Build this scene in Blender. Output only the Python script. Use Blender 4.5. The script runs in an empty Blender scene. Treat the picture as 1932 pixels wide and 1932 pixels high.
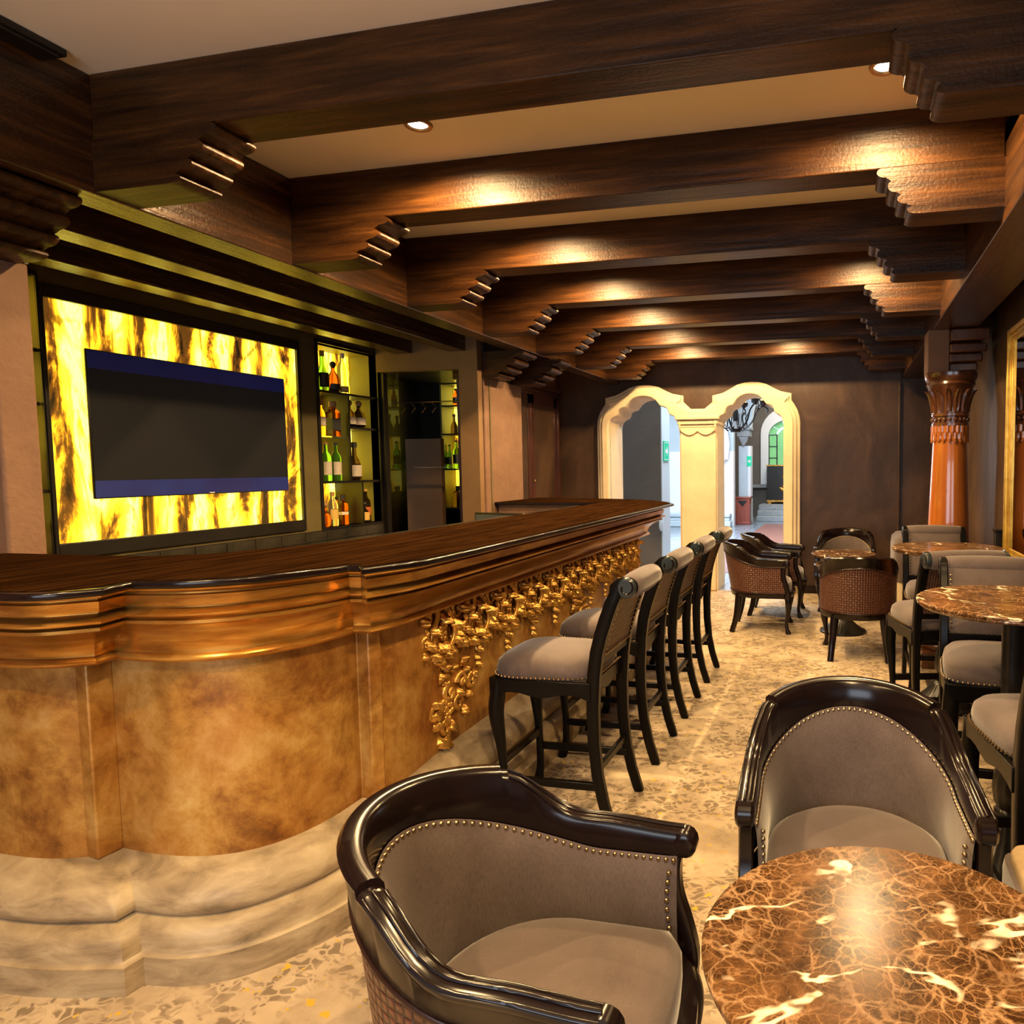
import bpy, bmesh, math, random
from mathutils import Vector, Matrix
random.seed(7)
PI = math.pi
sc = bpy.context.scene
col = sc.collection

# ---------------------------------------------------------------- camera, world, light, exposure
H = 1.6
R0 = Vector((0.97622, 0.21690, -0.00830))   # camera right
R1 = Vector((0.00665, -0.06812, -0.99766))  # camera down
R2 = R0.cross(R1).normalized()              # camera forward
R1 = R2.cross(R0).normalized()
R0.normalize()
cam_d = bpy.data.cameras.new('camera')
cam = bpy.data.objects.new('camera', cam_d)
col.objects.link(cam)
M = Matrix.Identity(4)
for i in range(3):
    M[i][0], M[i][1], M[i][2] = R0[i], -R1[i], -R2[i]
M[0][3], M[1][3], M[2][3] = 0, 0, H
cam.matrix_world = M
FPX, CX, CY = 1345.6, 1293.0, 973.0
cam_d.sensor_fit = 'HORIZONTAL'
cam_d.sensor_width = 36
cam_d.lens = FPX / 1932 * 36
cam_d.shift_x = -(CX - 966) / 1932
cam_d.shift_y = (CY - 966) / 1932
cam_d.clip_start = 0.02
sc.camera = cam
sc.view_settings.view_transform = 'Standard'
sc.view_settings.look = 'None'
sc.view_settings.gamma = 1
sc.view_settings.use_curve_mapping = False
sc.view_settings.exposure = 0.27
sc.cycles.diffuse_bounces = 5
sc.cycles.glossy_bounces = 3
sc.cycles.transmission_bounces = 6
sc.cycles.max_bounces = 8
sc.cycles.caustics_reflective = False
sc.cycles.caustics_refractive = False
sc.cycles.adaptive_threshold = 0.035

world = bpy.data.worlds.new('world')
sc.world = world
world.use_nodes = True
world.node_tree.nodes['Background'].inputs[0].default_value = (0.75, 0.86, 1.0, 1)
world.node_tree.nodes['Background'].inputs[1].default_value = 1.0

WARM = (1.0, 0.66, 0.30)
COOL = (0.72, 0.86, 1.0)
SPOT_W = 210

def area_light(name, loc, rot, sx, sy, power, color):
    d = bpy.data.lights.new(name, 'AREA')
    d.shape = 'RECTANGLE'
    d.size, d.size_y, d.energy, d.color = sx, sy, power, color
    o = bpy.data.objects.new(name, d)
    o.location, o.rotation_euler = loc, rot
    col.objects.link(o)
    return o
# daylight entering by the window behind the camera, and fill lights added to brighten the day lit hall past the arches
area_light('window_daylight', (-0.9, -2.9, 1.75), (PI / 2, 0, 0), 3.0, 1.7, 75, (0.80, 0.90, 1.0))
area_light('hall_top_fill', (-2.2, 13.5, 4.6), (0, 0, 0), 3.0, 5.0, 700, COOL)
area_light('hall_side_fill', (-4.4, 15.0, 2.6), (0, -PI / 2, 0), 3.0, 3.0, 380, COOL)
area_light('far_hall_fill', (-1.6, 20.6, 4.3), (0, 0, 0), 1.6, 1.6, 90, (1.0, 0.93, 0.82))

# ---------------------------------------------------------------- materials
def newmat(name):
    m = bpy.data.materials.new(name)
    m.use_nodes = True
    nt = m.node_tree
    return m, nt, nt.nodes['Principled BSDF']
def setp(b, rough=None, metal=None, coat=None, spec=None, coat_rough=None):
    if rough is not None: b.inputs['Roughness'].default_value = rough
    if metal is not None: b.inputs['Metallic'].default_value = metal
    if coat is not None: b.inputs['Coat Weight'].default_value = coat
    if coat_rough is not None: b.inputs['Coat Roughness'].default_value = coat_rough
    if spec is not None: b.inputs['Specular IOR Level'].default_value = spec
def c4(c): return (c[0], c[1], c[2], 1)
def ramp(nt, fac, stops):
    r = nt.nodes.new('ShaderNodeValToRGB')
    cr = r.color_ramp
    while len(cr.elements) < len(stops): cr.elements.new(0.5)
    for e, (p, c) in zip(cr.elements, stops):
        e.position, e.color = p, c4(c)
    nt.links.new(fac, r.inputs[0])
    return r
def coords(nt, scale=(1, 1, 1), kind='Object', rot=(0, 0, 0)):
    tc = nt.nodes.new('ShaderNodeTexCoord')
    mp = nt.nodes.new('ShaderNodeMapping')
    mp.inputs['Scale'].default_value = scale
    mp.inputs['Rotation'].default_value = rot
    nt.links.new(tc.outputs[kind], mp.inputs[0])
    return mp.outputs[0]
def noise(nt, vec, scale, detail=4, rough=0.55, dist=0):
    n = nt.nodes.new('ShaderNodeTexNoise')
    n.inputs['Scale'].default_value, n.inputs['Detail'].default_value = scale, detail
    n.inputs['Roughness'].default_value, n.inputs['Distortion'].default_value = rough, dist
    nt.links.new(vec, n.inputs['Vector'])
    return n.outputs[0]
def vor(nt, vec, scale, feature='F1', rand=1):
    n = nt.nodes.new('ShaderNodeTexVoronoi')
    n.feature = feature
    n.inputs['Scale'].default_value = scale
    n.inputs['Randomness'].default_value = rand
    nt.links.new(vec, n.inputs['Vector'])
    return n.outputs['Distance']
def mth(nt, op, a, b=None, clamp=False):
    n = nt.nodes.new('ShaderNodeMath')
    n.operation, n.use_clamp = op, clamp
    for i, v in enumerate((a, b)):
        if v is None: continue
        if isinstance(v, (int, float)): n.inputs[i].default_value = v
        else: nt.links.new(v, n.inputs[i])
    return n.outputs[0]
def mix(nt, fac, a, b):
    n = nt.nodes.new('ShaderNodeMix')
    n.data_type = 'RGBA'
    if isinstance(fac, (int, float)): n.inputs[0].default_value = fac
    else: nt.links.new(fac, n.inputs[0])
    for i, v in ((6, a), (7, b)):
        if isinstance(v, tuple): n.inputs[i].default_value = c4(v)
        else: nt.links.new(v, n.inputs[i])
    return n.outputs[2]
def bump(nt, b, h, strength=0.3, dist=0.01):
    n = nt.nodes.new('ShaderNodeBump')
    n.inputs['Strength'].default_value, n.inputs['Distance'].default_value = strength, dist
    nt.links.new(h, n.inputs['Height'])
    nt.links.new(n.outputs[0], b.inputs['Normal'])
def simple(name, color, rough=0.5, metal=0, coat=0, spec=None, emit=0):
    m, nt, b = newmat(name)
    b.inputs['Base Color'].default_value = c4(color)
    setp(b, rough, metal, coat, spec)
    if emit:
        b.inputs['Emission Color'].default_value = c4(color)
        b.inputs['Emission Strength'].default_value = emit
    return m
def mottle(name, stops, scale=3, detail=6, rough=0.5, metal=0, stretch=(1, 1, 1), bmp=0, bscale=60, bdist=0.004, dist=0.6, coat=0, roughvar=None, spec=None):
    m, nt, b = newmat(name)
    v = coords(nt, stretch)
    f = noise(nt, v, scale, detail, 0.6, dist)
    r = ramp(nt, f, stops)
    nt.links.new(r.outputs[0], b.inputs['Base Color'])
    setp(b, rough, metal, coat, spec)
    if roughvar:
        rr = ramp(nt, f, [(0.3, (roughvar[0],) * 3), (0.7, (roughvar[1],) * 3)])
        nt.links.new(rr.outputs[0], b.inputs['Roughness'])
    if bmp:
        bump(nt, b, noise(nt, v, bscale, 3), bmp, bdist)
    return m
MAT = {}
def wood(name, dark, light, axis, rough=0.33, scale=9, bmp=0.35, coat=0.25, st=14):
    s = [st, st, st]
    s[axis] = 0.9
    return mottle(name, [(0.3, dark), (0.52, tuple((a + b) / 2 for a, b in zip(dark, light))), (0.72, light)], scale / 6, 8, rough, 0, tuple(s), bmp, 6, 0.006, 0.5, coat)
WD, WL = (0.016, 0.0062, 0.0022), (0.060, 0.0235, 0.0062)
def beam_wood(name, axis, rough=0.38, spec=0.26):
    m, nt, b = newmat(name)
    st = [26, 26, 26]; st[axis] = 1.6
    v = coords(nt, tuple(st))
    f = noise(nt, v, 1.0, 8, 0.65, 0.4)
    big = noise(nt, coords(nt), 1.3, 3)
    r = ramp(nt, f, [(0.30, (0.011, 0.0036, 0.0010)), (0.50, (0.048, 0.0168, 0.0034)), (0.72, (0.118, 0.0435, 0.0082))])
    r2 = ramp(nt, big, [(0.35, (0.65, 0.65, 0.65)), (0.65, (1.15, 1.15, 1.15))])
    mm = nt.nodes.new('ShaderNodeMix'); mm.data_type = 'RGBA'; mm.blend_type = 'MULTIPLY'; mm.inputs[0].default_value = 1
    nt.links.new(r.outputs[0], mm.inputs[6]); nt.links.new(r2.outputs[0], mm.inputs[7])
    nt.links.new(mm.outputs[2], b.inputs['Base Color'])
    setp(b, rough, spec=spec)
    h = mth(nt, 'ADD', f, mth(nt, 'MULTIPLY', noise(nt, coords(nt), 70, 3), 0.5))
    bump(nt, b, h, 0.8, 0.005)
    return m
MAT['beam_x'] = beam_wood('beam_wood_across', 0)
MAT['beam_y'] = beam_wood('beam_wood_along', 1, 0.26, 0.75)
MAT['door'] = wood('door_mahogany', (0.030, 0.008, 0.005), (0.075, 0.022, 0.012), 2, 0.3)
MAT['soffit'] = wood('soffit_boards', (0.012, 0.006, 0.004), (0.022, 0.011, 0.006), 1, 0.5)
MAT['ceiling'] = mottle('ceiling_plaster', [(0.3, (0.86, 0.74, 0.60)), (0.7, (0.90, 0.79, 0.66))], 1.2, 3, 0.85)
MAT['stucco'] = mottle('pink_stucco', [(0.3, (0.145, 0.073, 0.042)), (0.7, (0.20, 0.106, 0.062))], 5, 5, 0.75, bmp=0.6, bscale=45, bdist=0.006)
MAT['olive'] = mottle('olive_brown_wall', [(0.3, (0.16, 0.085, 0.036)), (0.7, (0.20, 0.11, 0.046))], 3, 4, 0.6, bmp=0.1)
MAT['suede'] = mottle('dark_mottled_wall', [(0.25, (0.026, 0.014, 0.009)), (0.5, (0.055, 0.030, 0.018)), (0.75, (0.105, 0.058, 0.034))], 1.6, 7, 0.42, stretch=(1, 1, 0.7), bmp=0.35, bscale=9, bdist=0.012, dist=0.8, spec=0.35)
MAT['cream'] = mottle('cream_stucco', [(0.3, (0.70, 0.56, 0.36)), (0.7, (0.78, 0.65, 0.44))], 4, 4, 0.7, bmp=0.3, bscale=50)
MAT['plinth'] = mottle('bar_plinth_stone', [(0.26, (0.105, 0.078, 0.046)), (0.42, (0.27, 0.20, 0.118)), (0.56, (0.38, 0.295, 0.18)), (0.72, (0.47, 0.385, 0.25))], 6.5, 11, 0.5, stretch=(0.8, 0.8, 2.4), bmp=0.6, bscale=16, bdist=0.004, dist=0.5)
def bar_panel():
    m, nt, b = newmat('bar_antique_gold')
    v = coords(nt)
    f = noise(nt, v, 5.5, 10, 0.72, 0.25)
    r = ramp(nt, f, [(0.28, (0.12, 0.048, 0.012)), (0.41, (0.29, 0.135, 0.026)), (0.53, (0.46, 0.26, 0.062)), (0.68, (0.58, 0.40, 0.15))])
    g = noise(nt, v, 1.6, 4, 0.6, 0.4)
    r2 = ramp(nt, g, [(0.36, (1, 1, 1)), (0.66, (0.72, 0.50, 0.32))])
    mm = nt.nodes.new('ShaderNodeMix'); mm.data_type = 'RGBA'; mm.blend_type = 'MULTIPLY'; mm.inputs[0].default_value = 1
    nt.links.new(r.outputs[0], mm.inputs[6]); nt.links.new(r2.outputs[0], mm.inputs[7])
    nt.links.new(mm.outputs[2], b.inputs['Base Color'])
    setp(b, 0.42, 0.3)
    bump(nt, b, noise(nt, v, 30, 5), 0.3, 0.003)
    return m
MAT['panel'] = bar_panel()
MAT['crown'] = mottle('bar_copper_gold', [(0.26, (0.30, 0.105, 0.016)), (0.5, (0.54, 0.25, 0.042)), (0.75, (0.80, 0.49, 0.12))], 3, 7, 0.26, 0.7, (1.4, 1.4, 9), 0.15, 8, 0.002, 0.4)
MAT['gilt'] = mottle('gilt_carving', [(0.3, (0.30, 0.12, 0.02)), (0.65, (0.85, 0.48, 0.11))], 14, 4, 0.30, 0.7)
MAT['counter'] = None
def counter_mat():
    m, nt, b = newmat('dark_striped_worktop')
    v = coords(nt, (38, 2.2, 2.2), rot=(0, 0, 0.05))
    f = noise(nt, v, 1.2, 6, 0.6, 0.3)
    r = ramp(nt, f, [(0.40, (0.0085, 0.0034, 0.0012)), (0.60, (0.022, 0.0090, 0.0030))])
    nt.links.new(r.outputs[0], b.inputs['Base Color'])
    setp(b, 0.60, 0, 0, 0.0)
    return m
MAT['counter'] = counter_mat()
MAT['lacquer'] = mottle('black_lacquer', [(0.3, (0.0045, 0.0024, 0.0026)), (0.7, (0.009, 0.0042, 0.0042))], 3, 3, 0.20, spec=0.36)
MAT['satin_black'] = mottle('satin_black_wood', [(0.3, (0.0030, 0.0026, 0.0026)), (0.7, (0.005, 0.004, 0.0036))], 4, 3, 0.30, spec=0.14)
MAT['iron'] = mottle('cast_iron', [(0.3, (0.008, 0.008, 0.009)), (0.7, (0.028, 0.024, 0.020))], 12, 4, 0.32, 0.4, bmp=0.2, bscale=40)
MAT['brass'] = simple('aged_brass', (0.36, 0.26, 0.15), 0.3, 1.0)
def fabric():
    m, nt, b = newmat('taupe_velvet')
    v = coords(nt)
    f = noise(nt, v, 4, 4, 0.6, 0.5)
    fine = noise(nt, coords(nt, (420, 420, 60)), 1, 2)
    r = ramp(nt, f, [(0.3, (0.074, 0.051, 0.046)), (0.7, (0.120, 0.089, 0.082))])
    r2 = ramp(nt, fine, [(0.3, (0.74, 0.74, 0.74)), (0.7, (1.12, 1.12, 1.12))])
    mm = nt.nodes.new('ShaderNodeMix'); mm.data_type = 'RGBA'; mm.blend_type = 'MULTIPLY'; mm.inputs[0].default_value = 1
    nt.links.new(r.outputs[0], mm.inputs[6]); nt.links.new(r2.outputs[0], mm.inputs[7])
    nt.links.new(mm.outputs[2], b.inputs['Base Color'])
    setp(b, 0.85)
    b.inputs['Sheen Weight'].default_value = 0.35
    b.inputs['Sheen Roughness'].default_value = 0.4
    bump(nt, b, fine, 0.12, 0.002)
    return m
MAT['fabric'] = fabric()
def woven(name, c1, c2, scale):
    m, nt, b = newmat(name)
    v = coords(nt, (scale, scale, 1), 'UV')
    sep = nt.nodes.new('ShaderNodeSeparateXYZ'); nt.links.new(v, sep.inputs[0])
    u, w = sep.outputs[0], sep.outputs[1]
    su = mth(nt, 'ABSOLUTE', mth(nt, 'SINE', mth(nt, 'MULTIPLY', u, PI)))
    sw = mth(nt, 'ABSOLUTE', mth(nt, 'SINE', mth(nt, 'MULTIPLY', w, PI)))
    ck = nt.nodes.new('ShaderNodeTexChecker'); ck.inputs['Scale'].default_value = 1.0
    nt.links.new(v, ck.inputs[0])
    ha = mth(nt, 'MULTIPLY', mth(nt, 'POWER', su, 0.5), mth(nt, 'POWER', sw, 0.25))
    hb = mth(nt, 'MULTIPLY', mth(nt, 'POWER', sw, 0.5), mth(nt, 'POWER', su, 0.25))
    n = nt.nodes.new('ShaderNodeMix'); n.data_type = 'FLOAT'
    nt.links.new(ck.outputs[1], n.inputs[0]); nt.links.new(ha, n.inputs[2]); nt.links.new(hb, n.inputs[3])
    h = n.outputs[0]
    r = ramp(nt, h, [(0.25, c1), (0.95, c2)])
    nt.links.new(r.outputs[0], b.inputs['Base Color'])
    setp(b, 0.32)
    bump(nt, b, h, 1.0, 0.006)
    return m
MAT['woven'] = woven('woven_brown_leather', (0.020, 0.007, 0.005), (0.125, 0.043, 0.023), 50)
MAT['woven_fine'] = woven('woven_fine_leather', (0.030, 0.011, 0.007), (0.10, 0.040, 0.022), 70)
def marble():
    m, nt, b = newmat('brown_marble')
    v = coords(nt)
    w = nt.nodes.new('ShaderNodeVectorMath'); w.operation = 'ADD'
    nz = nt.nodes.new('ShaderNodeTexNoise'); nz.inputs['Scale'].default_value = 7; nz.inputs['Detail'].default_value = 6
    nt.links.new(v, nz.inputs['Vector'])
    sc_ = nt.nodes.new('ShaderNodeVectorMath'); sc_.operation = 'SCALE'; sc_.inputs['Scale'].default_value = 0.12
    nt.links.new(nz.outputs['Color'], sc_.inputs[0]); nt.links.new(v, w.inputs[0]); nt.links.new(sc_.outputs[0], w.inputs[1])
    d1 = vor(nt, w.outputs[0], 17, 'DISTANCE_TO_EDGE')
    d2 = vor(nt, w.outputs[0], 41, 'DISTANCE_TO_EDGE')
    d4 = vor(nt, w.outputs[0], 80, 'DISTANCE_TO_EDGE')
    base = ramp(nt, noise(nt, v, 11, 9, 0.68, 0.6), [(0.32, (0.012, 0.0046, 0.002)), (0.47, (0.042, 0.018, 0.0065)), (0.60, (0.10, 0.046, 0.017)), (0.76, (0.21, 0.108, 0.045))])
    msk = ramp(nt, noise(nt, v, 8, 4), [(0.35, (0.15, 0.15, 0.15)), (0.62, (1, 1, 1))])
    e1 = ramp(nt, d1, [(0.0, (1, 1, 1)), (0.06, (0, 0, 0))])
    e2 = ramp(nt, d2, [(0.0, (1, 1, 1)), (0.06, (0, 0, 0))])
    e4 = ramp(nt, d4, [(0.0, (1, 1, 1)), (0.10, (0, 0, 0))])
    m0 = mix(nt, mth(nt, 'MULTIPLY', e4.outputs[0], mth(nt, 'MULTIPLY', msk.outputs[0], 0.22)), base.outputs[0], (0.36, 0.19, 0.08))
    m1 = mix(nt, mth(nt, 'MULTIPLY', e2.outputs[0], mth(nt, 'MULTIPLY', msk.outputs[0], 0.52)), m0, (0.42, 0.23, 0.11))
    m2 = mix(nt, mth(nt, 'MULTIPLY', e1.outputs[0], mth(nt, 'MULTIPLY', msk.outputs[0], 0.5)), m1, (0.50, 0.31, 0.17))
    rv = noise(nt, coords(nt, (2.4, 1.2, 1), rot=(0, 0, 0.5)), 2.2, 4, 0.5, 0.2)
    rd = mth(nt, 'ABSOLUTE', mth(nt, 'SUBTRACT', rv, 0.5))
    e3 = ramp(nt, rd, [(0.0, (1, 1, 1)), (0.006, (1, 1, 1)), (0.013, (0, 0, 0))])
    brk = ramp(nt, noise(nt, v, 5, 3), [(0.50, (0, 0, 0)), (0.57, (1, 1, 1))])
    m3 = mix(nt, mth(nt, 'MULTIPLY', e3.outputs[0], brk.outputs[0]), m2, (0.82, 0.70, 0.52))
    nt.links.new(m3, b.inputs['Base Color'])
    setp(b, 0.22, 0, 0, 0.13)
    return m
MAT['marble'] = marble()
def carpet():
    m, nt, b = newmat('patterned_carpet')
    v = coords(nt, (1, 1, 1))
    vs = coords(nt, (1.0, 1.25, 1))
    bl = noise(nt, vs, 16, 2.0, 0.5, 0.7)
    nz = nt.nodes.new('ShaderNodeTexNoise'); nz.inputs['Scale'].default_value = 9; nz.inputs['Detail'].default_value = 2
    nt.links.new(v, nz.inputs['Vector'])
    s_ = nt.nodes.new('ShaderNodeVectorMath'); s_.operation = 'SCALE'; s_.inputs['Scale'].default_value = 0.13
    w = nt.nodes.new('ShaderNodeVectorMath'); w.operation = 'ADD'
    nt.links.new(nz.outputs['Color'], s_.inputs[0]); nt.links.new(vs, w.inputs[0]); nt.links.new(s_.outputs[0], w.inputs[1])
    cell = ramp(nt, vor(nt, w.outputs[0], 17, 'DISTANCE_TO_EDGE'), [(0.02, (0, 0, 0)), (0.13, (1, 1, 1))])
    bl0 = ramp(nt, bl, [(0.46, (0, 0, 0)), (0.52, (1, 1, 1))])
    blob = mth(nt, 'MULTIPLY', cell.outputs[0], bl0.outputs[0])
    ring = ramp(nt, bl, [(0.465, (0, 0, 0)), (0.48, (1, 1, 1)), (0.492, (0, 0, 0))])
    big = ramp(nt, noise(nt, v, 2.4, 3, 0.6, 0.5), [(0.40, (0, 0, 0)), (0.50, (1, 1, 1))])
    base = ramp(nt, noise(nt, v, 5, 5), [(0.35, (0.40, 0.31, 0.215)), (0.65, (0.54, 0.435, 0.31))])
    c0 = mix(nt, mth(nt, 'MULTIPLY', ring.outputs[0], 0.28), base.outputs[0], (0.24, 0.17, 0.11))
    c1 = mix(nt, mth(nt, 'MULTIPLY', mth(nt, 'MULTIPLY', blob, big.outputs[0]), 0.88), c0, (0.185, 0.137, 0.095))
    yl = ramp(nt, noise(nt, v, 26, 2), [(0.645, (0, 0, 0)), (0.67, (1, 1, 1))])
    yb = ramp(nt, noise(nt, v, 3.3, 2), [(0.44, (0, 0, 0)), (0.52, (1, 1, 1))])
    c2 = mix(nt, mth(nt, 'MULTIPLY', yl.outputs[0], yb.outputs[0]), c1, (0.58, 0.38, 0.045))
    nt.links.new(c2, b.inputs['Base Color'])
    setp(b, 0.95, spec=0.1)
    bump(nt, b, noise(nt, v, 330, 2), 0.5, 0.006)
    return m
MAT['carpet'] = carpet()
def onyx(name, strength, axis):
    m, nt, b = newmat(name)
    v = coords(nt, (4.2, 4.2, 1.35))
    w = nt.nodes.new('ShaderNodeTexWave')
    w.wave_type, w.bands_direction = 'BANDS', 'Y'
    w.inputs['Scale'].default_value = 0.30
    w.inputs['Distortion'].default_value = 11
    w.inputs['Detail'].default_value = 5
    w.inputs['Detail Scale'].default_value = 0.55
    w.inputs['Detail Roughness'].default_value = 0.62
    nt.links.new(v, w.inputs['Vector'])
    f2 = noise(nt, v, 1.05, 9, 0.68, 1.1)
    sm_ = mth(nt, 'ADD', mth(nt, 'MULTIPLY', w.outputs['Fac'], 0.24), mth(nt, 'MULTIPLY', f2, 1.0))
    r = ramp(nt, sm_, [(0.42, (0.006, 0.003, 0.001)), (0.49, (0.09, 0.030, 0.003)), (0.545, (0.50, 0.20, 0.006)), (0.60, (1.0, 0.55, 0.012)), (0.68, (1.0, 0.74, 0.035)), (0.78, (1.0, 0.86, 0.16)), (0.86, (0.70, 0.33, 0.010))])
    vein = vor(nt, coords(nt, (3.6, 3.6, 0.9)), 1.7, 'DISTANCE_TO_EDGE')
    vr = ramp(nt, mth(nt, 'ADD', vein, mth(nt, 'MULTIPLY', mth(nt, 'SUBTRACT', f2, 0.5), 0.35)), [(0.0, (1, 1, 1)), (0.04, (0, 0, 0))])
    cc = mix(nt, mth(nt, 'MULTIPLY', vr.outputs[0], 0.8), r.outputs[0], (0.05, 0.018, 0.002))
    b.inputs['Base Color'].default_value = (0.04, 0.03, 0.01, 1)
    setp(b, 0.15)
    nt.links.new(cc, b.inputs['Emission Color'])
    b.inputs['Emission Strength'].default_value = strength
    return m
MAT['onyx'] = onyx('backlit_onyx', 3.0, 1)
MAT['blackframe'] = mottle('black_frame', [(0.3, (0.006, 0.005, 0.004)), (0.7, (0.014, 0.011, 0.008))], 4, 3, 0.35)
MAT['brownframe'] = mottle('bronze_frame', [(0.3, (0.085, 0.066, 0.022)), (0.7, (0.13, 0.10, 0.036))], 4, 3, 0.4)
MAT['shelfside'] = mottle('olive_shelf_lining', [(0.3, (0.18, 0.16, 0.035)), (0.7, (0.23, 0.20, 0.045))], 3, 3, 0.45)
MAT['tile'] = mottle('dark_tile', [(0.3, (0.018, 0.016, 0.012)), (0.7, (0.040, 0.035, 0.026))], 9, 5, 0.14)
MAT['screen'] = simple('tv_screen', (0.012, 0.012, 0.013), 0.3, spec=0.2)
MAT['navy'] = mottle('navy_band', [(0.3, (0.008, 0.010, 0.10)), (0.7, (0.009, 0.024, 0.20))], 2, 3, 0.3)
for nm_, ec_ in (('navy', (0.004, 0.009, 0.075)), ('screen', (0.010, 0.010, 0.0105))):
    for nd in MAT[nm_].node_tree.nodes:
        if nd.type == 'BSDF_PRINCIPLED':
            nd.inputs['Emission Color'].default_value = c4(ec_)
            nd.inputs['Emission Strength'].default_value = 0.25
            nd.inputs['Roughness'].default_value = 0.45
MAT['white'] = simple('white_mark', (0.75, 0.75, 0.75), 0.6)
def colwood():
    m, nt, b = newmat('orange_column_wood')
    v = coords(nt, (9, 9, 0.8))
    f = noise(nt, v, 1.2, 7, 0.6, 0.6)
    r = ramp(nt, f, [(0.3, (0.24, 0.062, 0.010)), (0.7, (0.44, 0.135, 0.020))])
    kn = vor(nt, coords(nt, (3.2, 3.2, 2.0)), 1.3)
    k = ramp(nt, kn, [(0.05, (1, 1, 1)), (0.10, (0, 0, 0))])
    cc = mix(nt, mth(nt, 'MULTIPLY', k.outputs[0], 0.8), r.outputs[0], (0.06, 0.014, 0.004))
    nt.links.new(cc, b.inputs['Base Color'])
    setp(b, 0.2, 0, 0.5)
    return m
MAT['column'] = colwood()
MAT['capital'] = mottle('dark_carved_capital', [(0.3, (0.045, 0.014, 0.006)), (0.7, (0.11, 0.036, 0.014))], 8, 4, 0.24, coat=0.3)
MAT['goldframe'] = mottle('gold_leaf_frame', [(0.3, (0.48, 0.27, 0.035)), (0.7, (0.80, 0.52, 0.10))], 9, 4, 0.32, 0.7)
MAT['mirror'] = simple('mirror_glass', (0.82, 0.80, 0.76), 0.02, 1.0)
MAT['taupe'] = mottle('taupe_wall', [(0.3, (0.135, 0.115, 0.095)), (0.7, (0.17, 0.145, 0.12))], 2, 3, 0.8)
MAT['paleblue'] = mottle('pale_blue_wall', [(0.3, (0.50, 0.58, 0.62)), (0.7, (0.56, 0.64, 0.68))], 2, 3, 0.8)
MAT['hallwhite'] = mottle('hall_white', [(0.3, (0.80, 0.80, 0.80)), (0.7, (0.86, 0.86, 0.86))], 2, 3, 0.8)
MAT['greystone'] = mottle('grey_stone', [(0.3, (0.24, 0.25, 0.26)), (0.7, (0.36, 0.37, 0.37))], 9, 6, 0.6, bmp=0.3, bscale=20)
def hallfloor():
    m, nt, b = newmat('slate_tile_floor')
    br = nt.nodes.new('ShaderNodeTexBrick')
    br.inputs['Scale'].default_value = 1.6
    br.inputs['Mortar Size'].default_value = 0.012
    br.inputs['Color1'].default_value = (0.20, 0.23, 0.27, 1); br.inputs['Color2'].default_value = (0.26, 0.29, 0.33, 1); br.inputs['Mortar'].default_value = (0.08, 0.08, 0.09, 1)
    nt.links.new(coords(nt), br.inputs['Vector'])
    nt.links.new(br.outputs[0], b.inputs['Base Color'])
    setp(b, 0.22)
    return m
MAT['slate'] = hallfloor()
MAT['redtile'] = mottle('red_clay_tile', [(0.3, (0.22, 0.075, 0.055)), (0.7, (0.33, 0.13, 0.10))], 14, 3, 0.3, stretch=(1, 4, 1))
MAT['redwood'] = wood('red_wood', (0.18, 0.030, 0.015), (0.30, 0.065, 0.035), 2, 0.3)
MAT['greenglass'] = mottle('green_window_glass', [(0.3, (0.10, 0.42, 0.16)), (0.7, (0.28, 0.62, 0.22))], 1.5, 3, 0.3)
for nd in MAT['greenglass'].node_tree.nodes:
    if nd.type == 'BSDF_PRINCIPLED':
        nd.inputs['Emission Color'].default_value = (0.28, 0.75, 0.30, 1)
        nd.inputs['Emission Strength'].default_value = 0.22
MAT['exitgreen'] = simple('exit_green', (0.0, 0.42, 0.22), 0.4, emit=0.5)
MAT['bulb'] = simple('lamp_bulb', (1.0, 0.86, 0.60), 0.4, emit=26)
MAT['cup'] = simple('chandelier_cup', (0.85, 0.55, 0.12), 0.4, emit=0.6)
MAT['shade'] = simple('lamp_shade_lit', (1.0, 0.93, 0.80), 0.5, emit=1.6)
MAT['tan'] = mottle('tan_upholstery', [(0.3, (0.44, 0.31, 0.16)), (0.7, (0.52, 0.38, 0.21))], 30, 4, 0.85)
MAT['skirt'] = mottle('cream_skirt', [(0.3, (0.50, 0.40, 0.26)), (0.7, (0.60, 0.48, 0.32))], 6, 3, 0.8, stretch=(1, 1, 0.3))
MAT['paper'] = simple('white_paper', (0.8, 0.8, 0.82), 0.7)
MAT['monitor'] = simple('monitor_screen', (0.055, 0.065, 0.075), 0.25)
MAT['teal_highlight'] = mottle('scroll_lacquer_highlight', [(0.3, (0.016, 0.022, 0.024)), (0.7, (0.024, 0.034, 0.036))], 4, 2, 0.30)  # teal tint puts the cool highlight on the scroll faces into the lacquer colour
def glass(name, color, rough=0.04):
    m, nt, b = newmat(name)
    b.inputs['Base Color'].default_value = c4(color)
    b.inputs['Transmission Weight'].default_value = 0.92
    b.inputs['IOR'].default_value = 1.3
    setp(b, rough)
    return m
MAT['g_green'] = glass('green_glass', (0.20, 0.55, 0.10))
MAT['g_clear'] = glass('clear_glass', (0.95, 0.93, 0.80))
MAT['g_amber'] = glass('amber_spirit_glass', (0.40, 0.10, 0.014))
MAT['g_dark'] = glass('dark_bottle_glass', (0.06, 0.035, 0.012))
MAT['g_gold'] = glass('golden_spirit_glass', (0.75, 0.42, 0.07))
MAT['label'] = mottle('paper_label', [(0.3, (0.62, 0.52, 0.40)), (0.7, (0.72, 0.62, 0.48))], 30, 3, 0.7)
MAT['label_dark'] = simple('black_label', (0.02, 0.018, 0.016), 0.5)
MAT['label_red'] = simple('orange_red_label', (0.5, 0.12, 0.03), 0.5)
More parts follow.
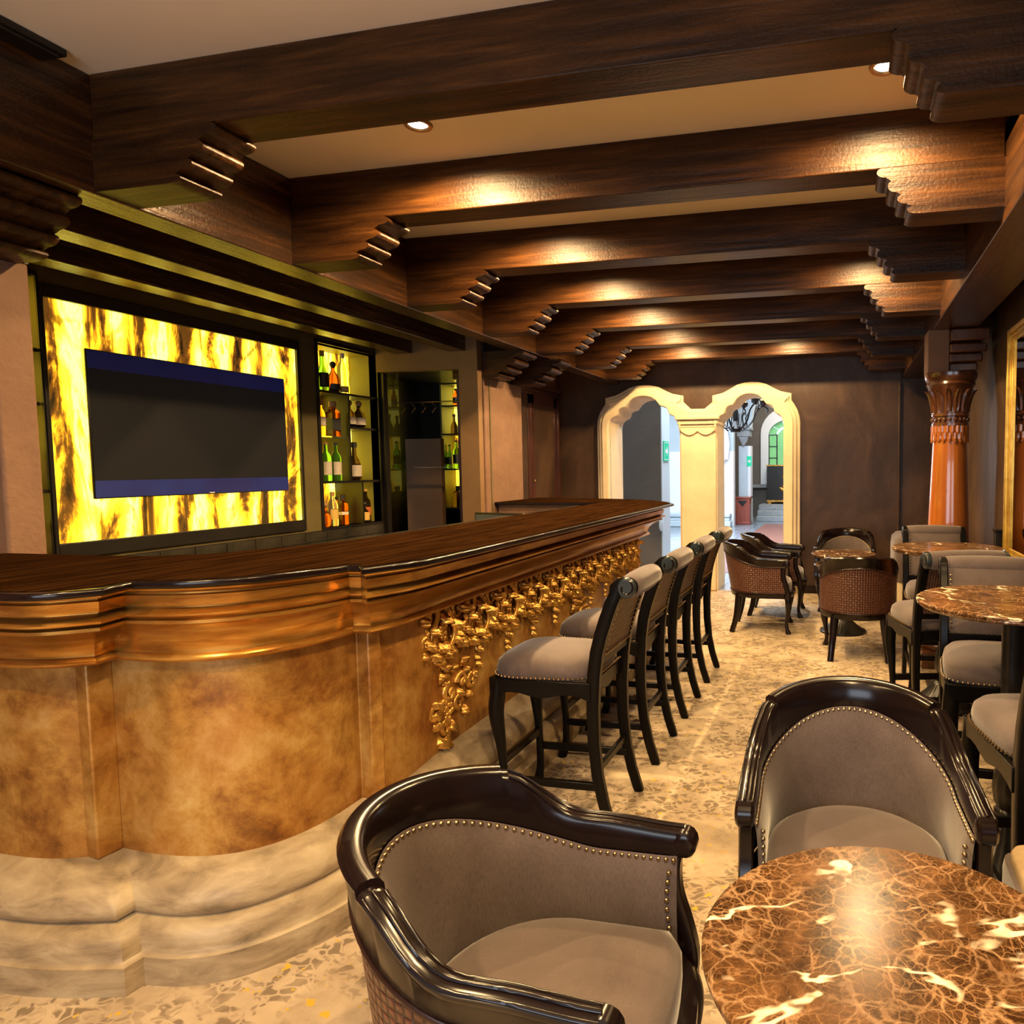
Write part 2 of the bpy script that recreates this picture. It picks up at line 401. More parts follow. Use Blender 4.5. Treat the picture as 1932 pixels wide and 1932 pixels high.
MAT['label_gold'] = simple('gold_label', (0.65, 0.42, 0.10), 0.4)
MAT['cork'] = mottle('wood_stopper', [(0.3, (0.30, 0.16, 0.06)), (0.7, (0.42, 0.24, 0.10))], 20, 3, 0.6)
MAT['clear_pane'] = glass('shelf_glass', (0.85, 0.95, 0.90))

# ---------------------------------------------------------------- mesh helpers
class MB:
    def __init__(s):
        s.v, s.f, s.uv = [], [], []
    def add(s, verts, faces, uv=None):
        n = len(s.v)
        s.v += [tuple(p) for p in verts]
        s.f += [tuple(i + n for i in f) for f in faces]
        s.uv += list(uv) if uv else [(0, 0)] * len(verts)
        return s
    def box(s, x0, x1, y0, y1, z0, z1):
        v = [(x, y, z) for z in (z0, z1) for y in (y0, y1) for x in (x0, x1)]
        return s.add(v, [(0, 2, 3, 1), (4, 5, 7, 6), (0, 1, 5, 4), (2, 6, 7, 3), (0, 4, 6, 2), (1, 3, 7, 5)])
    def grid(s, rows, closed=False, caps=False, uv=None):
        # rows: list of rings/lines of equal length
        n, m = len(rows), len(rows[0])
        v = [p for r in rows for p in r]
        f = []
        for i in range(n - 1):
            for j in range(m if closed else m - 1):
                k = (j + 1) % m
                f.append((i * m + j, i * m + k, (i + 1) * m + k, (i + 1) * m + j))
        if caps and closed:
            f.append(tuple(range(m - 1, -1, -1)))
            f.append(tuple(range((n - 1) * m, n * m)))
        return s.add(v, f, uv)
    def lathe(s, prof, seg=24, c=(0, 0), caps=True, mod=None):
        rows = []
        for r, z in prof:
            row = []
            for k in range(seg):
                a = 2 * PI * k / seg
                rr = r * (mod(a, z) if mod else 1)
                row.append((c[0] + rr * math.cos(a), c[1] + rr * math.sin(a), z))
            rows.append(row)
        return s.grid(rows, True, caps)
    def tube(s, path, rad, seg=8, flat=None, caps=True):
        # path of points, radius value or list; flat = (a, b) half sizes of a rectangular section
        P = [Vector(p) for p in path]
        n = len(P)
        rows = []
        up = Vector((0, 0, 1))
        prev = None
        for i in range(n):
            t = (P[min(i + 1, n - 1)] - P[max(i - 1, 0)])
            t.normalize()
            if prev is None:
                a = up.cross(t)
                if a.length < 0.2: a = Vector((1, 0, 0)) - t * t.x
            else:
                a = prev - t * prev.dot(t)
            a.normalize()
            prev = a
            b = t.cross(a)
            r = rad[i] if isinstance(rad, (list, tuple)) else rad
            if flat:
                w, h = (flat[0] * r, flat[1] * r)
                c = 0.72
                q = [(w, h * c), (w * c, h), (-w * c, h), (-w, h * c), (-w, -h * c), (-w * c, -h), (w * c, -h), (w, -h * c)]
                rows.append([P[i] + a * x + b * y for x, y in q])
            else:
                rows.append([P[i] + a * (r * math.cos(2 * PI * k / seg)) + b * (r * math.sin(2 * PI * k / seg)) for k in range(seg)])
        return s.grid(rows, True, caps)
    def prism(s, poly, axis, a, b):
        # poly 2d in the two other axes (order x,y,z without axis), extruded from a to b
        def p3(p, t):
            q = list(p); q.insert(axis, t); return tuple(q)
        n = len(poly)
        v = [p3(p, a) for p in poly] + [p3(p, b) for p in poly]
        f = [tuple(range(n)), tuple(range(2 * n - 1, n - 1, -1))]
        f += [(i, i + n, (i + 1) % n + n, (i + 1) % n) for i in range(n)]
        return s.add(v, f)
    def ball(s, c, r, seg=6, rings=4, sc_=(1, 1, 1)):
        prof = []
        for i in range(rings + 1):
            a = -PI / 2 + PI * i / rings
            prof.append((max(1e-4, math.cos(a)), math.sin(a)))
        rows = [[(c[0] + sc_[0] * r * p * math.cos(2 * PI * k / seg), c[1] + sc_[1] * r * p * math.sin(2 * PI * k / seg), c[2] + sc_[2] * r * z) for k in range(seg)] for p, z in prof]
        return s.grid(rows, True, False)
    def mesh(s, name, mat, smooth=True, angle=38):
        me = bpy.data.meshes.new(name)
        me.from_pydata(s.v, [], s.f)
        uvl = me.uv_layers.new(name='UVMap')
        for l in me.loops:
            uvl.data[l.index].uv = s.uv[l.vertex_index]
        bm = bmesh.new(); bm.from_mesh(me)
        bmesh.ops.recalc_face_normals(bm, faces=bm.faces)
        bm.to_mesh(me); bm.free()
        if smooth:
            for p in me.polygons: p.use_smooth = True
            me.set_sharp_from_angle(angle=math.radians(angle))
        if mat is not None:
            me.materials.append(MAT[mat] if isinstance(mat, str) else mat)
        return me
    def obj(s, name, mat, parent=None, bevel=0, smooth=True, angle=38, loc=None, rotz=0):
        o = bpy.data.objects.new(name, s.mesh(name, mat, smooth, angle))
        col.objects.link(o)
        if parent is not None: o.parent = parent
        if loc is not None: o.location = loc
        if rotz: o.rotation_euler = (0, 0, rotz)
        if bevel:
            md = o.modifiers.new('bevel', 'BEVEL')
            md.width, md.segments, md.limit_method = bevel, 2, 'ANGLE'
            md.angle_limit = math.radians(40)
        return o
def tag(o, label, cat, group=None):
    o['label'], o['category'] = label, cat
    if group: o['group'] = group
    return o
def struct(o):
    o['kind'] = 'structure'
    return o
def thing(name, label, cat, loc=(0, 0, 0), rotz=0, group=None):
    o = bpy.data.objects.new(name, None)
    col.objects.link(o)
    o.location, o.rotation_euler = loc, (0, 0, rotz)
    o.empty_display_size = 0.1
    return tag(o, label, cat, group)
def dup(root, loc, rotz, label):
    def cp(o, par):
        c = o.copy()
        col.objects.link(c)
        c.parent = par
        for ch in o.children: cp(ch, c)
        return c
    r = cp(root, None)
    r.location, r.rotation_euler = loc, (0, 0, rotz)
    r['label'] = label
    return r
def plate(name, outlines, y0, y1, mat, parent=None, bevel=0.0, res=2):
    """flat plate in the XZ plane with holes, from y0 (front) to y1 (back)"""
    cu = bpy.data.curves.new(name, 'CURVE')
    cu.dimensions = '2D'
    cu.fill_mode = 'BOTH'
    cu.extrude = (y1 - y0) / 2 - bevel
    cu.bevel_depth = bevel
    cu.bevel_resolution = res
    for pts in outlines:
        sp = cu.splines.new('POLY')
        sp.points.add(len(pts) - 1)
        for p, q in zip(sp.points, pts): p.co = (q[0], q[1], 0, 1)
        sp.use_cyclic_u = True
    t = bpy.data.objects.new(name + '_src', cu)
    col.objects.link(t)
    dg = bpy.context.evaluated_depsgraph_get()
    me = bpy.data.meshes.new_from_object(t.evaluated_get(dg))
    bpy.data.objects.remove(t); bpy.data.curves.remove(cu)
    me.transform(Matrix.Translation((0, (y0 + y1) / 2, 0)) @ Matrix.Rotation(PI / 2, 4, 'X'))
    me.name = name
    me.materials.clear(); me.materials.append(MAT[mat])
    for p in me.polygons: p.use_smooth = True
    me.set_sharp_from_angle(angle=math.radians(40))
    o = bpy.data.objects.new(name, me)
    col.objects.link(o)
    if parent: o.parent = parent
    return o
def spl(pts, n=6):
    """catmull-rom through points"""
    P = [Vector(p) for p in pts]
    out = []
    for i in range(len(P) - 1):
        p0, p1, p2, p3 = P[max(i - 1, 0)], P[i], P[i + 1], P[min(i + 2, len(P) - 1)]
        for k in range(n):
            t = k / n
            out.append(0.5 * ((2 * p1) + (p2 - p0) * t + (2 * p0 - 5 * p1 + 4 * p2 - p3) * t * t + (3 * p1 - p0 - 3 * p2 + p3) * t ** 3))
    out.append(P[-1])
    return [tuple(p) for p in out]
def sm(a, b, x):
    t = min(1, max(0, (x - a) / (b - a)))
    return t * t * (3 - 2 * t)

# ---------------------------------------------------------------- the room shell
XL, XR, ZC, YW, XW = -2.88, 0.66, 3.145, 9.035, 1.12
struct(MB().box(-5.2, XW + 0.1, -3.1, YW + 0.02, -0.06, 0).obj('floor', 'carpet', smooth=False))
struct(MB().box(-3.06, XR + 0.3, -3.1, YW + 0.1, ZC, ZC + 0.08).obj('ceiling', 'ceiling', smooth=False))
struct(MB().box(XR + 0.0, XW + 0.1, -3.1, YW + 0.1, 2.96, 3.04).obj('ceiling', 'soffit', smooth=False))
struct(MB().box(-5.2, -3.0, 2.1, 6.3, 2.90, 2.98).obj('ceiling', 'soffit', smooth=False))
struct(MB().box(-4.0, -3.0, 6.3, YW + 0.1, 2.90, 2.98).obj('ceiling', 'ceiling', smooth=False))
struct(MB().box(-4.0, -3.0, -3.1, 2.1, 2.90, 2.98).obj('ceiling', 'ceiling', smooth=False))
struct(MB().box(XW, XW + 0.12, -3.1, YW + 0.1, 0, 3.04).obj('wall_right', 'suede', smooth=False))
struct(MB().box(-4.02, -3.9, -3.1, 2.2, 0, 3.2).obj('wall_left', 'stucco', smooth=False))
# wall behind the camera with a window opening
wb = struct(plate('wall_front', [[(-4.0, 0), (XW + 0.1, 0), (XW + 0.1, 3.2), (-4.0, 3.2)], [(-2.6, 0.8), (-2.6, 2.7), (0.8, 2.7), (0.8, 0.8)]], -3.2, -3.08, 'stucco'))
wn = MB()
for x in (-2.6, -1.47, -0.33, 0.75): wn.box(x, x + 0.05, -3.19, -3.13, 0.8, 2.7)
for z in (0.8, 2.65): wn.box(-2.6, 0.8, -3.19, -3.13, z, z + 0.05)
struct(wn.obj('window_1', 'door', smooth=False))

# far wall with the double arch
def arch_inner(xa, xb, zs=2.13, zt=2.52):
    c, h = (xa + xb) / 2, (xb - xa) / 2
    half = [(-1.0, 0.0), (-0.985, 0.12), (-0.94, 0.24), (-0.86, 0.33), (-0.76, 0.38), (-0.73, 0.44), (-0.71, 0.53), (-0.65, 0.61), (-0.56, 0.65), (-0.50, 0.66), (-0.46, 0.72), (-0.38, 0.84), (-0.26, 0.94), (-0.13, 0.985), (0, 1.0)]
    pts = [(c + h * x, zs + (zt - zs) * z) for x, z in half]
    pts += [(2 * c - x, z) for x, z in reversed(pts[:-1])]
    return pts
LA, LB, RA, RB = -3.03, -2.06, -1.595, -0.725
inL = [(LA, 0)] + arch_inner(LA, LB, 2.13, 2.53) + [(LB, 0)]
inR = [(RA, 0)] + arch_inner(RA, RB, 2.12, 2.52) + [(RB, 0)]
outline = [(-4.0, 0)] + inL + inR + [(XW + 0.1, 0), (XW + 0.1, 3.2), (-4.0, 3.2)]
wf = struct(plate('wall_back', [outline], YW, YW + 0.52, 'suede'))
def arch_outer(xa, xb, zs, zt):
    c, h = (xa + xb) / 2, (xb - xa) / 2
    half = [(-1.0, 0.0), (-0.985, 0.16), (-0.94, 0.32), (-0.87, 0.46), (-0.815, 0.55), (-0.815, 0.70), (-0.60, 0.755), (-0.45, 0.84), (-0.30, 0.94), (-0.14, 0.99), (0, 1)]
    pts = [(c + h * x, zs + (zt - zs) * z) for x, z in half]
    return pts + [(2 * c - x, z) for x, z in reversed(pts[:-1])]
def shrink(pts, d):
    # move each point towards the opening side, along the outline's left normal
    out = []
    n = len(pts)
    for i, p in enumerate(pts):
        a, b = Vector(pts[max(i - 1, 0)]), Vector(pts[min(i + 1, n - 1)])
        t = (b - a)
        if t.length < 1e-6: t = Vector((1, 0))
        t.normalize()
        out.append((p[0] + t.y * d, p[1] - t.x * d))
    return out
sr = thing('arch_surround', 'cream moulded stone surround framing the two lobed archways', 'archway', (0, 0, 0))
oL = arch_outer(-3.175, -1.915, 2.15, 2.655)
oR = arch_outer(-1.74, -0.545, 2.13, 2.65)
def band(d_out, d_in, y0, y1, bev, name):
    iL = arch_inner(LA - d_in, LB + d_in * 0.4, 2.13, 2.53 + d_in)
    iR = arch_inner(RA - d_in * 0.4, RB + d_in, 2.12, 2.52 + d_in)
    o = [(-3.175 + d_out, 0)] + shrink(oL, d_out)[:-4] + [(-1.93, 2.33 - d_out * 0.4), (-1.735, 2.33 - d_out * 0.4)] + shrink(oR, d_out)[4:] + [(-0.545 - d_out, 0)]
    i = [(RB + d_in, 0)] + list(reversed(iR)) + [(RA - d_in * 0.4 - 0.02, 2.235), (LB + d_in * 0.4 + 0.02, 2.235)] + list(reversed(iL)) + [(LA - d_in, 0)]
    return plate(name, [o + i], y0, y1, 'cream', sr, bev)
band(0.0, 0.06, YW - 0.045, YW + 0.01, 0.012, 'outer_moulding')
band(0.045, 0.03, YW - 0.085, YW - 0.02, 0.015, 'middle_moulding')
band(0.085, 0.0, YW - 0.11, YW + 0.02, 0.012, 'inner_moulding')
# reveals and the pillar between the arches
pl = MB().box(LB - 0.0, RA + 0.0, YW - 0.06, YW + 0.54, 0, 2.12)
pl.obj('pillar', 'cream', sr, bevel=0.02)
cp = MB()
for z0, z1, e in ((2.10, 2.14, 0.012), (2.14, 2.20, 0.03), (2.20, 2.25, 0.055)):
    cp.box(LB - e, RA + e, YW - 0.075 - e, YW + 0.50, z0, z1)
cp.obj('pillar_capital', 'cream', sr, bevel=0.01)
arcp = [(LB + 0.02, 2.11)] + [(LB + 0.02 + (RA - LB - 0.04) * t / 12, 2.06 - 0.05 * abs(math.sin(PI * t / 6))) for t in range(13)] + [(RA - 0.02, 2.11)]
plate('capital_drop', [arcp], YW - 0.082, YW - 0.05, 'cream', sr, 0.005)
def reveal(pts, name, th=0.012):
    a = shrink(pts, th)
    plate(name, [pts + list(reversed(a))], YW - 0.02, YW + 0.525, 'cream', sr, 0)
reveal(inL, 'arch_reveal'); reveal(inR, 'arch_reveal')
struct(MB().box(RB + 0.19, XW, YW - 0.02, YW + 0.005, 0, 0.10).obj('baseboard_back', 'lacquer'))
struct(MB().box(0.635, 0.66, YW - 0.03, YW + 0.005, 0, 2.62).obj('trim_1', 'suede', bevel=0.006))

# left wall beyond the bar with the panelled door
struct(MB().box(-4.0, -3.76, 6.9, YW + 0.05, 0, 2.95).obj('wall_left_far', 'stucco', smooth=False))
dr = struct(MB().box(-3.76, -3.735, 7.52, 8.90, 0, 2.50).obj('door_1', 'door', bevel=0.004))
for y0 in (7.52, 8.10):
    w = 0.58 if y0 < 8 else 0.80
    b = MB().box(-3.735, -3.712, y0, y0 + 0.09, 0, 2.5).box(-3.735, -3.712, y0 + w - 0.09, y0 + w, 0, 2.5)
    for z in (0, 1.0, 2.38): b.box(-3.735, -3.712, y0, y0 + w, z, z + 0.12)
    b.obj('leaf_frame', 'door', dr, bevel=0.004)
    b = MB().box(-3.735, -3.722, y0 + 0.09, y0 + w - 0.09, 1.12, 2.38)
    b.obj('leaf_panel', 'suede', dr)
b = MB()
for k, (e, z) in enumerate(((0.03, 2.50), (0.06, 2.535), (0.10, 2.575))):
    b.box(-3.76, -3.735 + e, 7.42 - e, 8.93 + e * 0.6, z, z + 0.04)
b.obj('door_cornice', 'door', dr, bevel=0.008)
b = MB().box(-3.76, -3.69, 7.42, 7.52, 0, 2.5).box(-3.76, -3.69, 8.88, 8.95, 0, 2.5)
b.obj('door_jamb', 'door', dr, bevel=0.008)
MB().ball((-3.70, 8.14, 1.45), 0.018, 8, 6).obj('door_knob', 'brass', dr)
struct(MB().box(-4.38, -3.32, 6.10, 6.18, 2.53, 2.95).obj('wall_bar_side', 'olive', smooth=False))
struct(MB().box(-3.51, -3.32, 6.10, 6.18, 0, 2.53).obj('wall_bar_side', 'olive', smooth=False))
struct(MB().box(-4.75, -4.35, 6.16, 6.22, 0, 2.95).obj('wall_bar_side', 'blackframe', smooth=False))

# stucco piers
pr = struct(MB().box(-3.95, -3.30, 2.21, 2.355, 0, 2.46).obj('wall_pier_near', 'stucco', bevel=0.012))
pr2 = struct(MB().box(-3.50, -3.30, 6.185, 6.98, 0, 2.46).obj('wall_pier_far', 'stucco', bevel=0.012))
MB().box(-3.305, -3.293, 6.27, 6.29, 0, 2.46).obj('conduit', 'brownframe', pr2)
struct(MB().box(-3.95, -3.30, 2.21, 2.355, 2.46, 2.9).obj('wall_pier_near_top', 'soffit'))
struct(MB().box(-3.50, -3.30, 6.185, 6.98, 2.46, 2.9).obj('wall_pier_far_top', 'soffit'))

# ---------------------------------------------------------------- ceiling timbers
def steps(n=5, run=0.23, rise=0.205):
    """ogee stepped profile from (0,0) bottom to (run,rise) top: list of (dx,dz)"""
    pts = [(0, 0)]
    segs = [(0.24, 0.17, 1), (0.05, 0.05, 0), (0.20, 0.20, 1), (0.06, 0.06, 0), (0.18, 0.24, 1), (0.07, 0.08, 0), (0.20, 0.20, 1)]
    x = z = 0
    for dx, dz, rnd in segs:
        if rnd:
            for k in range(1, 8):
                a = k / 7 * PI * 0.80
                pts.append((x + dx * run * (1.18 * math.sin(a) if a < PI / 2 else 1.18 * math.sin(a)) , z + dz * rise * (1 - math.cos(a)) / (1 - math.cos(PI * 0.80))))
            x0_ = pts[-1][0]
        else:
            pts.append((x - 0.1 * run * 0.1, z + dz * rise * 0.35))
            pts.append((x + dx * run, z + dz * rise))
        x += dx * run; z += dz * rise
    pts.append((run, rise))
    return pts
BY = [2.315 + 1.03 * k for k in range(7)]
names = ['nearest dark cross beam with two lit spotlights along its lower edge',
         'second cross beam from the front, lit by two warm glows',
         'third cross beam from the front, one glow left of centre',
         'fourth cross beam from the front, brightly lit right corbel',
         'fifth cross beam from the front, dim towards its right end',
         'sixth cross beam from the front, darkest before the arched wall',
         'last cross beam, closest to the wall with the arches']
allY = [BY[0] - 1.03 * k for k in (3, 2, 1)] + BY
BT = 0.18
def cross_beam(y, label):
    t = thing('ceiling_beam', label, 'beam', (0, y, 0), 0, 'carved cross beams under the ceiling')
    MB().box(XL, XR, 0, BT, 2.90, ZC).obj('beam', 'beam_x', t, bevel=0.006)
    st = steps()
    L = [(XL, 2.697), (XL + 0.345, 2.697)] + [(XL + 0.345 + dx, 2.697 + dz) for dx, dz in st[1:]] + [(XL, 2.902)]
    MB().prism(L, 1, -0.004, BT + 0.004).obj('corbel', 'beam_x', t, angle=25)
    Rr = [(XR, 2.697), (XR - 0.35, 2.697)] + [(XR - 0.35 - dx * 0.75, 2.697 + dz) for dx, dz in st[1:]] + [(XR, 2.902)]
    MB().prism(Rr, 1, -0.004, BT + 0.004).obj('corbel', 'beam_x', t, angle=25)
    return t
for k, y in enumerate(BY): cross_beam(y, names[k])

t = thing('long_beam', 'long dark beam running above the bar counter edge', 'beam')
MB().box(XL - 0.17, XL, -3.0, YW, 2.69, ZC).obj('beam', 'beam_y', t, bevel=0.006)
def stub(y0, y1, x0, x1, par, name='corbel', z0=2.45):
    st = steps(run=x1 - x0, rise=2.69 - z0)
    MB().prism([(x0 - 0.4, z0), (x0, z0)] + [(x0 + dx, z0 + dz) for dx, dz in st[1:]] + [(x0 - 0.4, 2.69)], 1, y0, y1).obj(name, 'beam_x', par, angle=25)
stub(1.98, 2.31, -3.20, -2.95, t)
stub(6.18, 6.48, -3.22, -2.90, t)
stub(6.78, 7.05, -3.15, -2.78, t)
t = thing('long_beam', 'long dark beam above the high tables on the right', 'beam')
MB().box(XR, XR + 0.32, -3.0, YW, 2.635, ZC).obj('beam', 'beam_y', t, bevel=0.006)
for x, lab in ((-3.60, 'joist over the bar nearest the counter, underside glowing yellow'), (-4.15, 'joist over the bar nearest the television, underside glowing yellow')):
    tag(MB().box(x, x + 0.17, 2.37, 6.09, 2.69, 2.895).obj('bar_joist', 'beam_y', bevel=0.005), lab, 'beam', 'joists over the bar')
tag(MB().box(-2.878, -2.79, 1.72, 2.17, 3.118, 3.143).box(-2.878, -2.80, 1.74, 2.15, 3.105, 3.12).obj('ceiling_vent', 'blackframe', bevel=0.003), 'flat dark vent strip under the ceiling above the near pier', 'vent')

# spotlights behind each cross beam
LAMPN = ['first', 'second', 'third', 'fourth', 'fifth', 'sixth', 'seventh']
def spot(x, y, label, power, cone):
    t = None if label is None else thing('ceiling_spotlight', label, 'spotlight', (x, y, ZC), 0, 'spotlights recessed between the beams')
    if t:
        MB().lathe([(0.040, -0.002), (0.046, -0.010), (0.060, -0.010), (0.064, -0.002), (0.064, 0.0)], 20, caps=False).obj('trim_ring', 'brass', t)
        MB().lathe([(0.001, -0.006), (0.030, -0.005), (0.042, -0.001)], 20).obj('bulb', 'bulb', t)
    d = bpy.data.lights.new('spot_light', 'SPOT')
    d.energy, d.color, d.spot_size, d.spot_blend, d.shadow_soft_size = power, WARM, math.radians(cone), 0.45, 0.035
    o = bpy.data.objects.new('spot_light', d)
    col.objects.link(o)
    if t:
        o.parent = t
        o.location = (0, 0, -0.012)
    else:
        o.location = (x, y, ZC - 0.012)
# (bay behind beam index, x, power factor)
for k, x, pf_ in ((0, -1.876, 1.2), (0, 0.146, 0.85), (1, -1.85, 1.2), (2, -1.87, 1.2), (2, 0.146, 0.85), (3, -1.85, 1.2), (4, -1.85, 0.8), (5, -1.9, 1.1), (5, -0.62, 0.9)):
    side = 'left' if x < -1 else 'right'
    if k == 0: lab = '%s glowing spotlight just past the nearest cross beam' % side
    else: lab = '%s spotlight hidden behind the %s cross beam from the front' % (side, LAMPN[k])
    spot(x, BY[k] + (0.66 if k == 0 else 0.625), lab, SPOT_W * pf_, 166)
# the same spotlights go on in the bays behind the camera
for k, x, pf_ in ((1, -1.7, 0.75), (1, 0.146, 1.0), (0, -1.7, 0.9), (0, 0.146, 1.0)):
    spot(x, allY[k] + 0.60, None, SPOT_W * pf_, 140)

# ---------------------------------------------------------------- the bar
ST = [  # toe, panel, counter edge for each station
 ((-3.45, 1.61), (-3.45, 1.80), (-3.45, 1.47)), ((-2.90, 1.585), (-2.95, 1.76), (-2.75, 1.465)), ((-2.53, 1.583), (-2.70, 1.745), (-2.30, 1.465)),
 ((-2.33, 1.603), (-2.53, 1.757), (-2.13, 1.482)), ((-2.13, 1.65), (-2.385, 1.806), (-2.035, 1.585))]
ST2 = [((-2.122, 1.705), (-2.383, 1.860), (-2.068, 1.695)), ((-2.05, 1.712), (-2.24, 1.850), (-2.0, 1.715)), ((-1.985, 1.726), (-2.095, 1.862), (-1.918, 1.742)),
 ((-1.88, 1.776), (-1.985, 1.90), (-1.837, 1.80)), ((-1.80, 1.855), (-1.905, 1.965), (-1.775, 1.87)), ((-1.732, 1.962), (-1.85, 2.06), (-1.715, 1.98)),
 ((-1.697, 2.04), (-1.82, 2.187), (-1.675, 2.075)), ((-1.676, 2.126), (-1.815, 2.345), (-1.662, 2.118))]
ST3 = [((-1.63, 2.124), (-1.790, 2.352), (-1.612, 2.122))]
ST4 = [((-1.605, 2.15), (-1.765, 2.378), (-1.556, 2.062)), ((-1.585, 2.25), (-1.748, 2.45), (-1.520, 2.16)), ((-1.557, 2.40), (-1.752, 2.60), (-1.480, 2.26)),
 ((-1.55, 2.60), (-1.770, 2.80), (-1.468, 2.42)), ((-1.55, 2.90), (-1.78, 3.0), (-1.466, 2.7)), ((-1.55, 4.0), (-1.79, 4.0), (-1.475, 4.0)), ((-1.55, 6.15), (-1.80, 6.12), (-1.497, 6.22))]
ST5 = [((-1.75, 6.38), (-1.86, 6.22), (-1.60, 6.50)), ((-2.0, 6.72), (-2.12, 6.56), (-1.86, 6.82)), ((-2.35, 6.95), (-2.42, 6.80), (-2.20, 7.08)), ((-3.30, 7.15), (-3.30, 7.0), (-3.30, 7.36))]
def dens(sec, n):
    a = [spl([(q[i][0], q[i][1], 0) for q in sec], n) for i in range(3)]
    return [tuple((p[0], p[1]) for p in tr) for tr in zip(*a)]
STA = dens(ST, 5) + dens(ST2, 5) + ST3 + dens(ST4, 6) + dens(ST5, 5)
def lerp2(a, b, t): return (a[0] + (b[0] - a[0]) * t, a[1] + (b[1] - a[1]) * t)
bar = thing('bar_counter', 'long curved gilded bar counter on a moulded stone plinth', 'bar')
def loft(prof, ia, ib, name, mat, angle=30):
    rows = []
    for d, z in prof:
        rows.append([(*lerp2(q[ia], q[ib], d), z) for q in STA])
    return MB().grid(rows).obj(name, mat, bar, angle=angle)
ppl = [(-0.05, 0.335), (0.05, 0.33), (0.25, 0.315), (0.42, 0.295), (0.56, 0.272), (0.66, 0.245), (0.70, 0.218), (0.67, 0.198), (0.615, 0.190), (0.64, 0.186), (0.72, 0.182), (0.83, 0.168), (0.90, 0.148), (0.925, 0.122), (0.93, 0.100), (0.96, 0.094), (1.0, 0.090), (1.0, 0.0)]
loft(ppl, 1, 0, 'plinth', 'plinth', 50)
loft([(0, 0.32), (0, 1.02)], 1, 1, 'front_panel', 'panel', 24)
def arcp_(d0, z0, d1, z1, bulge, n=5):
    out = []
    for k in range(n + 1):
        t_ = k / n
        out.append((d0 + (d1 - d0) * t_ + bulge * math.sin(PI * t_), z0 + (z1 - z0) * t_))
    return out
pcr = [(-0.02, 0.995), (0.26, 0.995)] + arcp_(0.28, 0.995, 0.30, 1.022, 0.055) + [(0.27, 1.024), (0.27, 1.030)] + [(0.28 + 0.36 * (u ** 2.2), 1.030 + 0.100 * u) for u in [k / 10 for k in range(11)]] + [(0.70, 1.132), (0.70, 1.142), (0.645, 1.146)] + arcp_(0.66, 1.148, 0.68, 1.178, 0.13) + [(0.635, 1.181), (0.635, 1.187), (0.72, 1.189), (0.74, 1.222), (0.68, 1.226), (0.68, 1.231)] + arcp_(0.74, 1.232, 0.78, 1.257, 0.14) + [(0.6, 1.258)]
loft(pcr, 1, 2, 'crown_moulding', 'crown', 28)
# slim pilasters on the panel and the near block
b = MB().prism([(-1.835, 2.352), (-1.755, 2.335), (-1.735, 2.385), (-1.80, 2.41)], 2, 0.33, 1.01)
b.obj('pilaster_strip', 'panel', bar, bevel=0.006)
b = MB().prism([(-2.44, 1.79), (-2.378, 1.782), (-2.368, 1.862), (-2.42, 1.872)], 2, 0.33, 1.01)
b.obj('pilaster_strip', 'panel', bar, bevel=0.006)
MB().box(-1.83, -1.785, 6.06, 6.135, 0.32, 1.01).obj('end_strip', 'panel', bar, bevel=0.006)
# inner carcass
ci = [(-3.3, 2.2), (-2.62, 2.2), (-2.43, 2.3), (-2.27, 2.66), (-2.22, 3.0), (-2.22, 6.33), (-3.29, 6.33)]
def topm(z0, z1, inset):
    o = [q[2] for q in STA]
    if inset:
        o = [lerp2(q[1], q[2], 1 - inset) for q in STA]
    poly = o + [(-3.30, 6.33)] + list(reversed(ci[:-1]))
    poly = [p for i, p in enumerate(poly)]
    return poly
def plate_z(poly, z0, z1, name, mat, parent=None, bevel=0.0):
    o = plate(name, [poly], z0, z1, mat, parent, bevel)
    # plate was made in XZ from y0..y1: rotate back so that it lies flat
    o.data.transform(Matrix(((1, 0, 0, 0), (0, 0, 1, 0), (0, 1, 0, 0), (0, 0, 0, 1))))
    bm = bmesh.new(); bm.from_mesh(o.data); bmesh.ops.recalc_face_normals(bm, faces=bm.faces); bm.to_mesh(o.data); bm.free()
    return o
wt = thing('bar_worktop', 'dark brown striped wooden worktop with black rim on the bar', 'worktop', (0, 0, 0))
plate_z(topm(0, 0, 0), 1.252, 1.274, 'rim', 'lacquer', wt, 0.007)
plate_z(topm(0, 0, 0.07), 1.262, 1.2765, 'board', 'counter', wt, 0.0)
b = MB().box(-3.28, -2.25, 6.37, 6.45, 0, 1.25)
b.obj('return_wall', 'stucco', bar)
b = MB().box(-2.45, -2.36, 2.9, 6.3, 0, 1.25)
b.obj('inner_panel', 'blackframe', bar)

# gilt carving on the straight front
XP = -1.79
def leaf_mesh(name, L=0.070, W=0.020):
    rows = []
    n = 13
    for i in range(n):
        t = i / (n - 1)
        w = max(0.0012, W * (math.sin(PI * min(1, t * 0.86 + 0.14)) ** 0.8) * (1 + 0.22 * math.cos(t * 20)))
        lift = 0.010 + 0.028 * math.sin(PI * t * 0.8) + 0.022 * t * t
        z = -L * t + 0.05 * max(0, t - 0.7)
        rows.append([(lift * 0.3, -w, z), (lift + 0.006, -w * 0.5, z), (lift - 0.004, 0, z), (lift + 0.006, w * 0.5, z), (lift * 0.3, w, z)])
    return MB().grid(rows).mesh(name, 'gilt', True, 179)
LEAF = leaf_mesh('gilt_leaf')
LEAF_S = leaf_mesh('gilt_leaf_small', 0.055, 0.016)
def put(me, name, loc, rot=(0, 0, 0), sc_=1, par=bar):
    o = bpy.data.objects.new(name, me)
    col.objects.link(o)
    o.parent, o.location, o.rotation_euler = par, loc, rot
    o.scale = (sc_,) * 3 if isinstance(sc_, (int, float)) else sc_
    return o
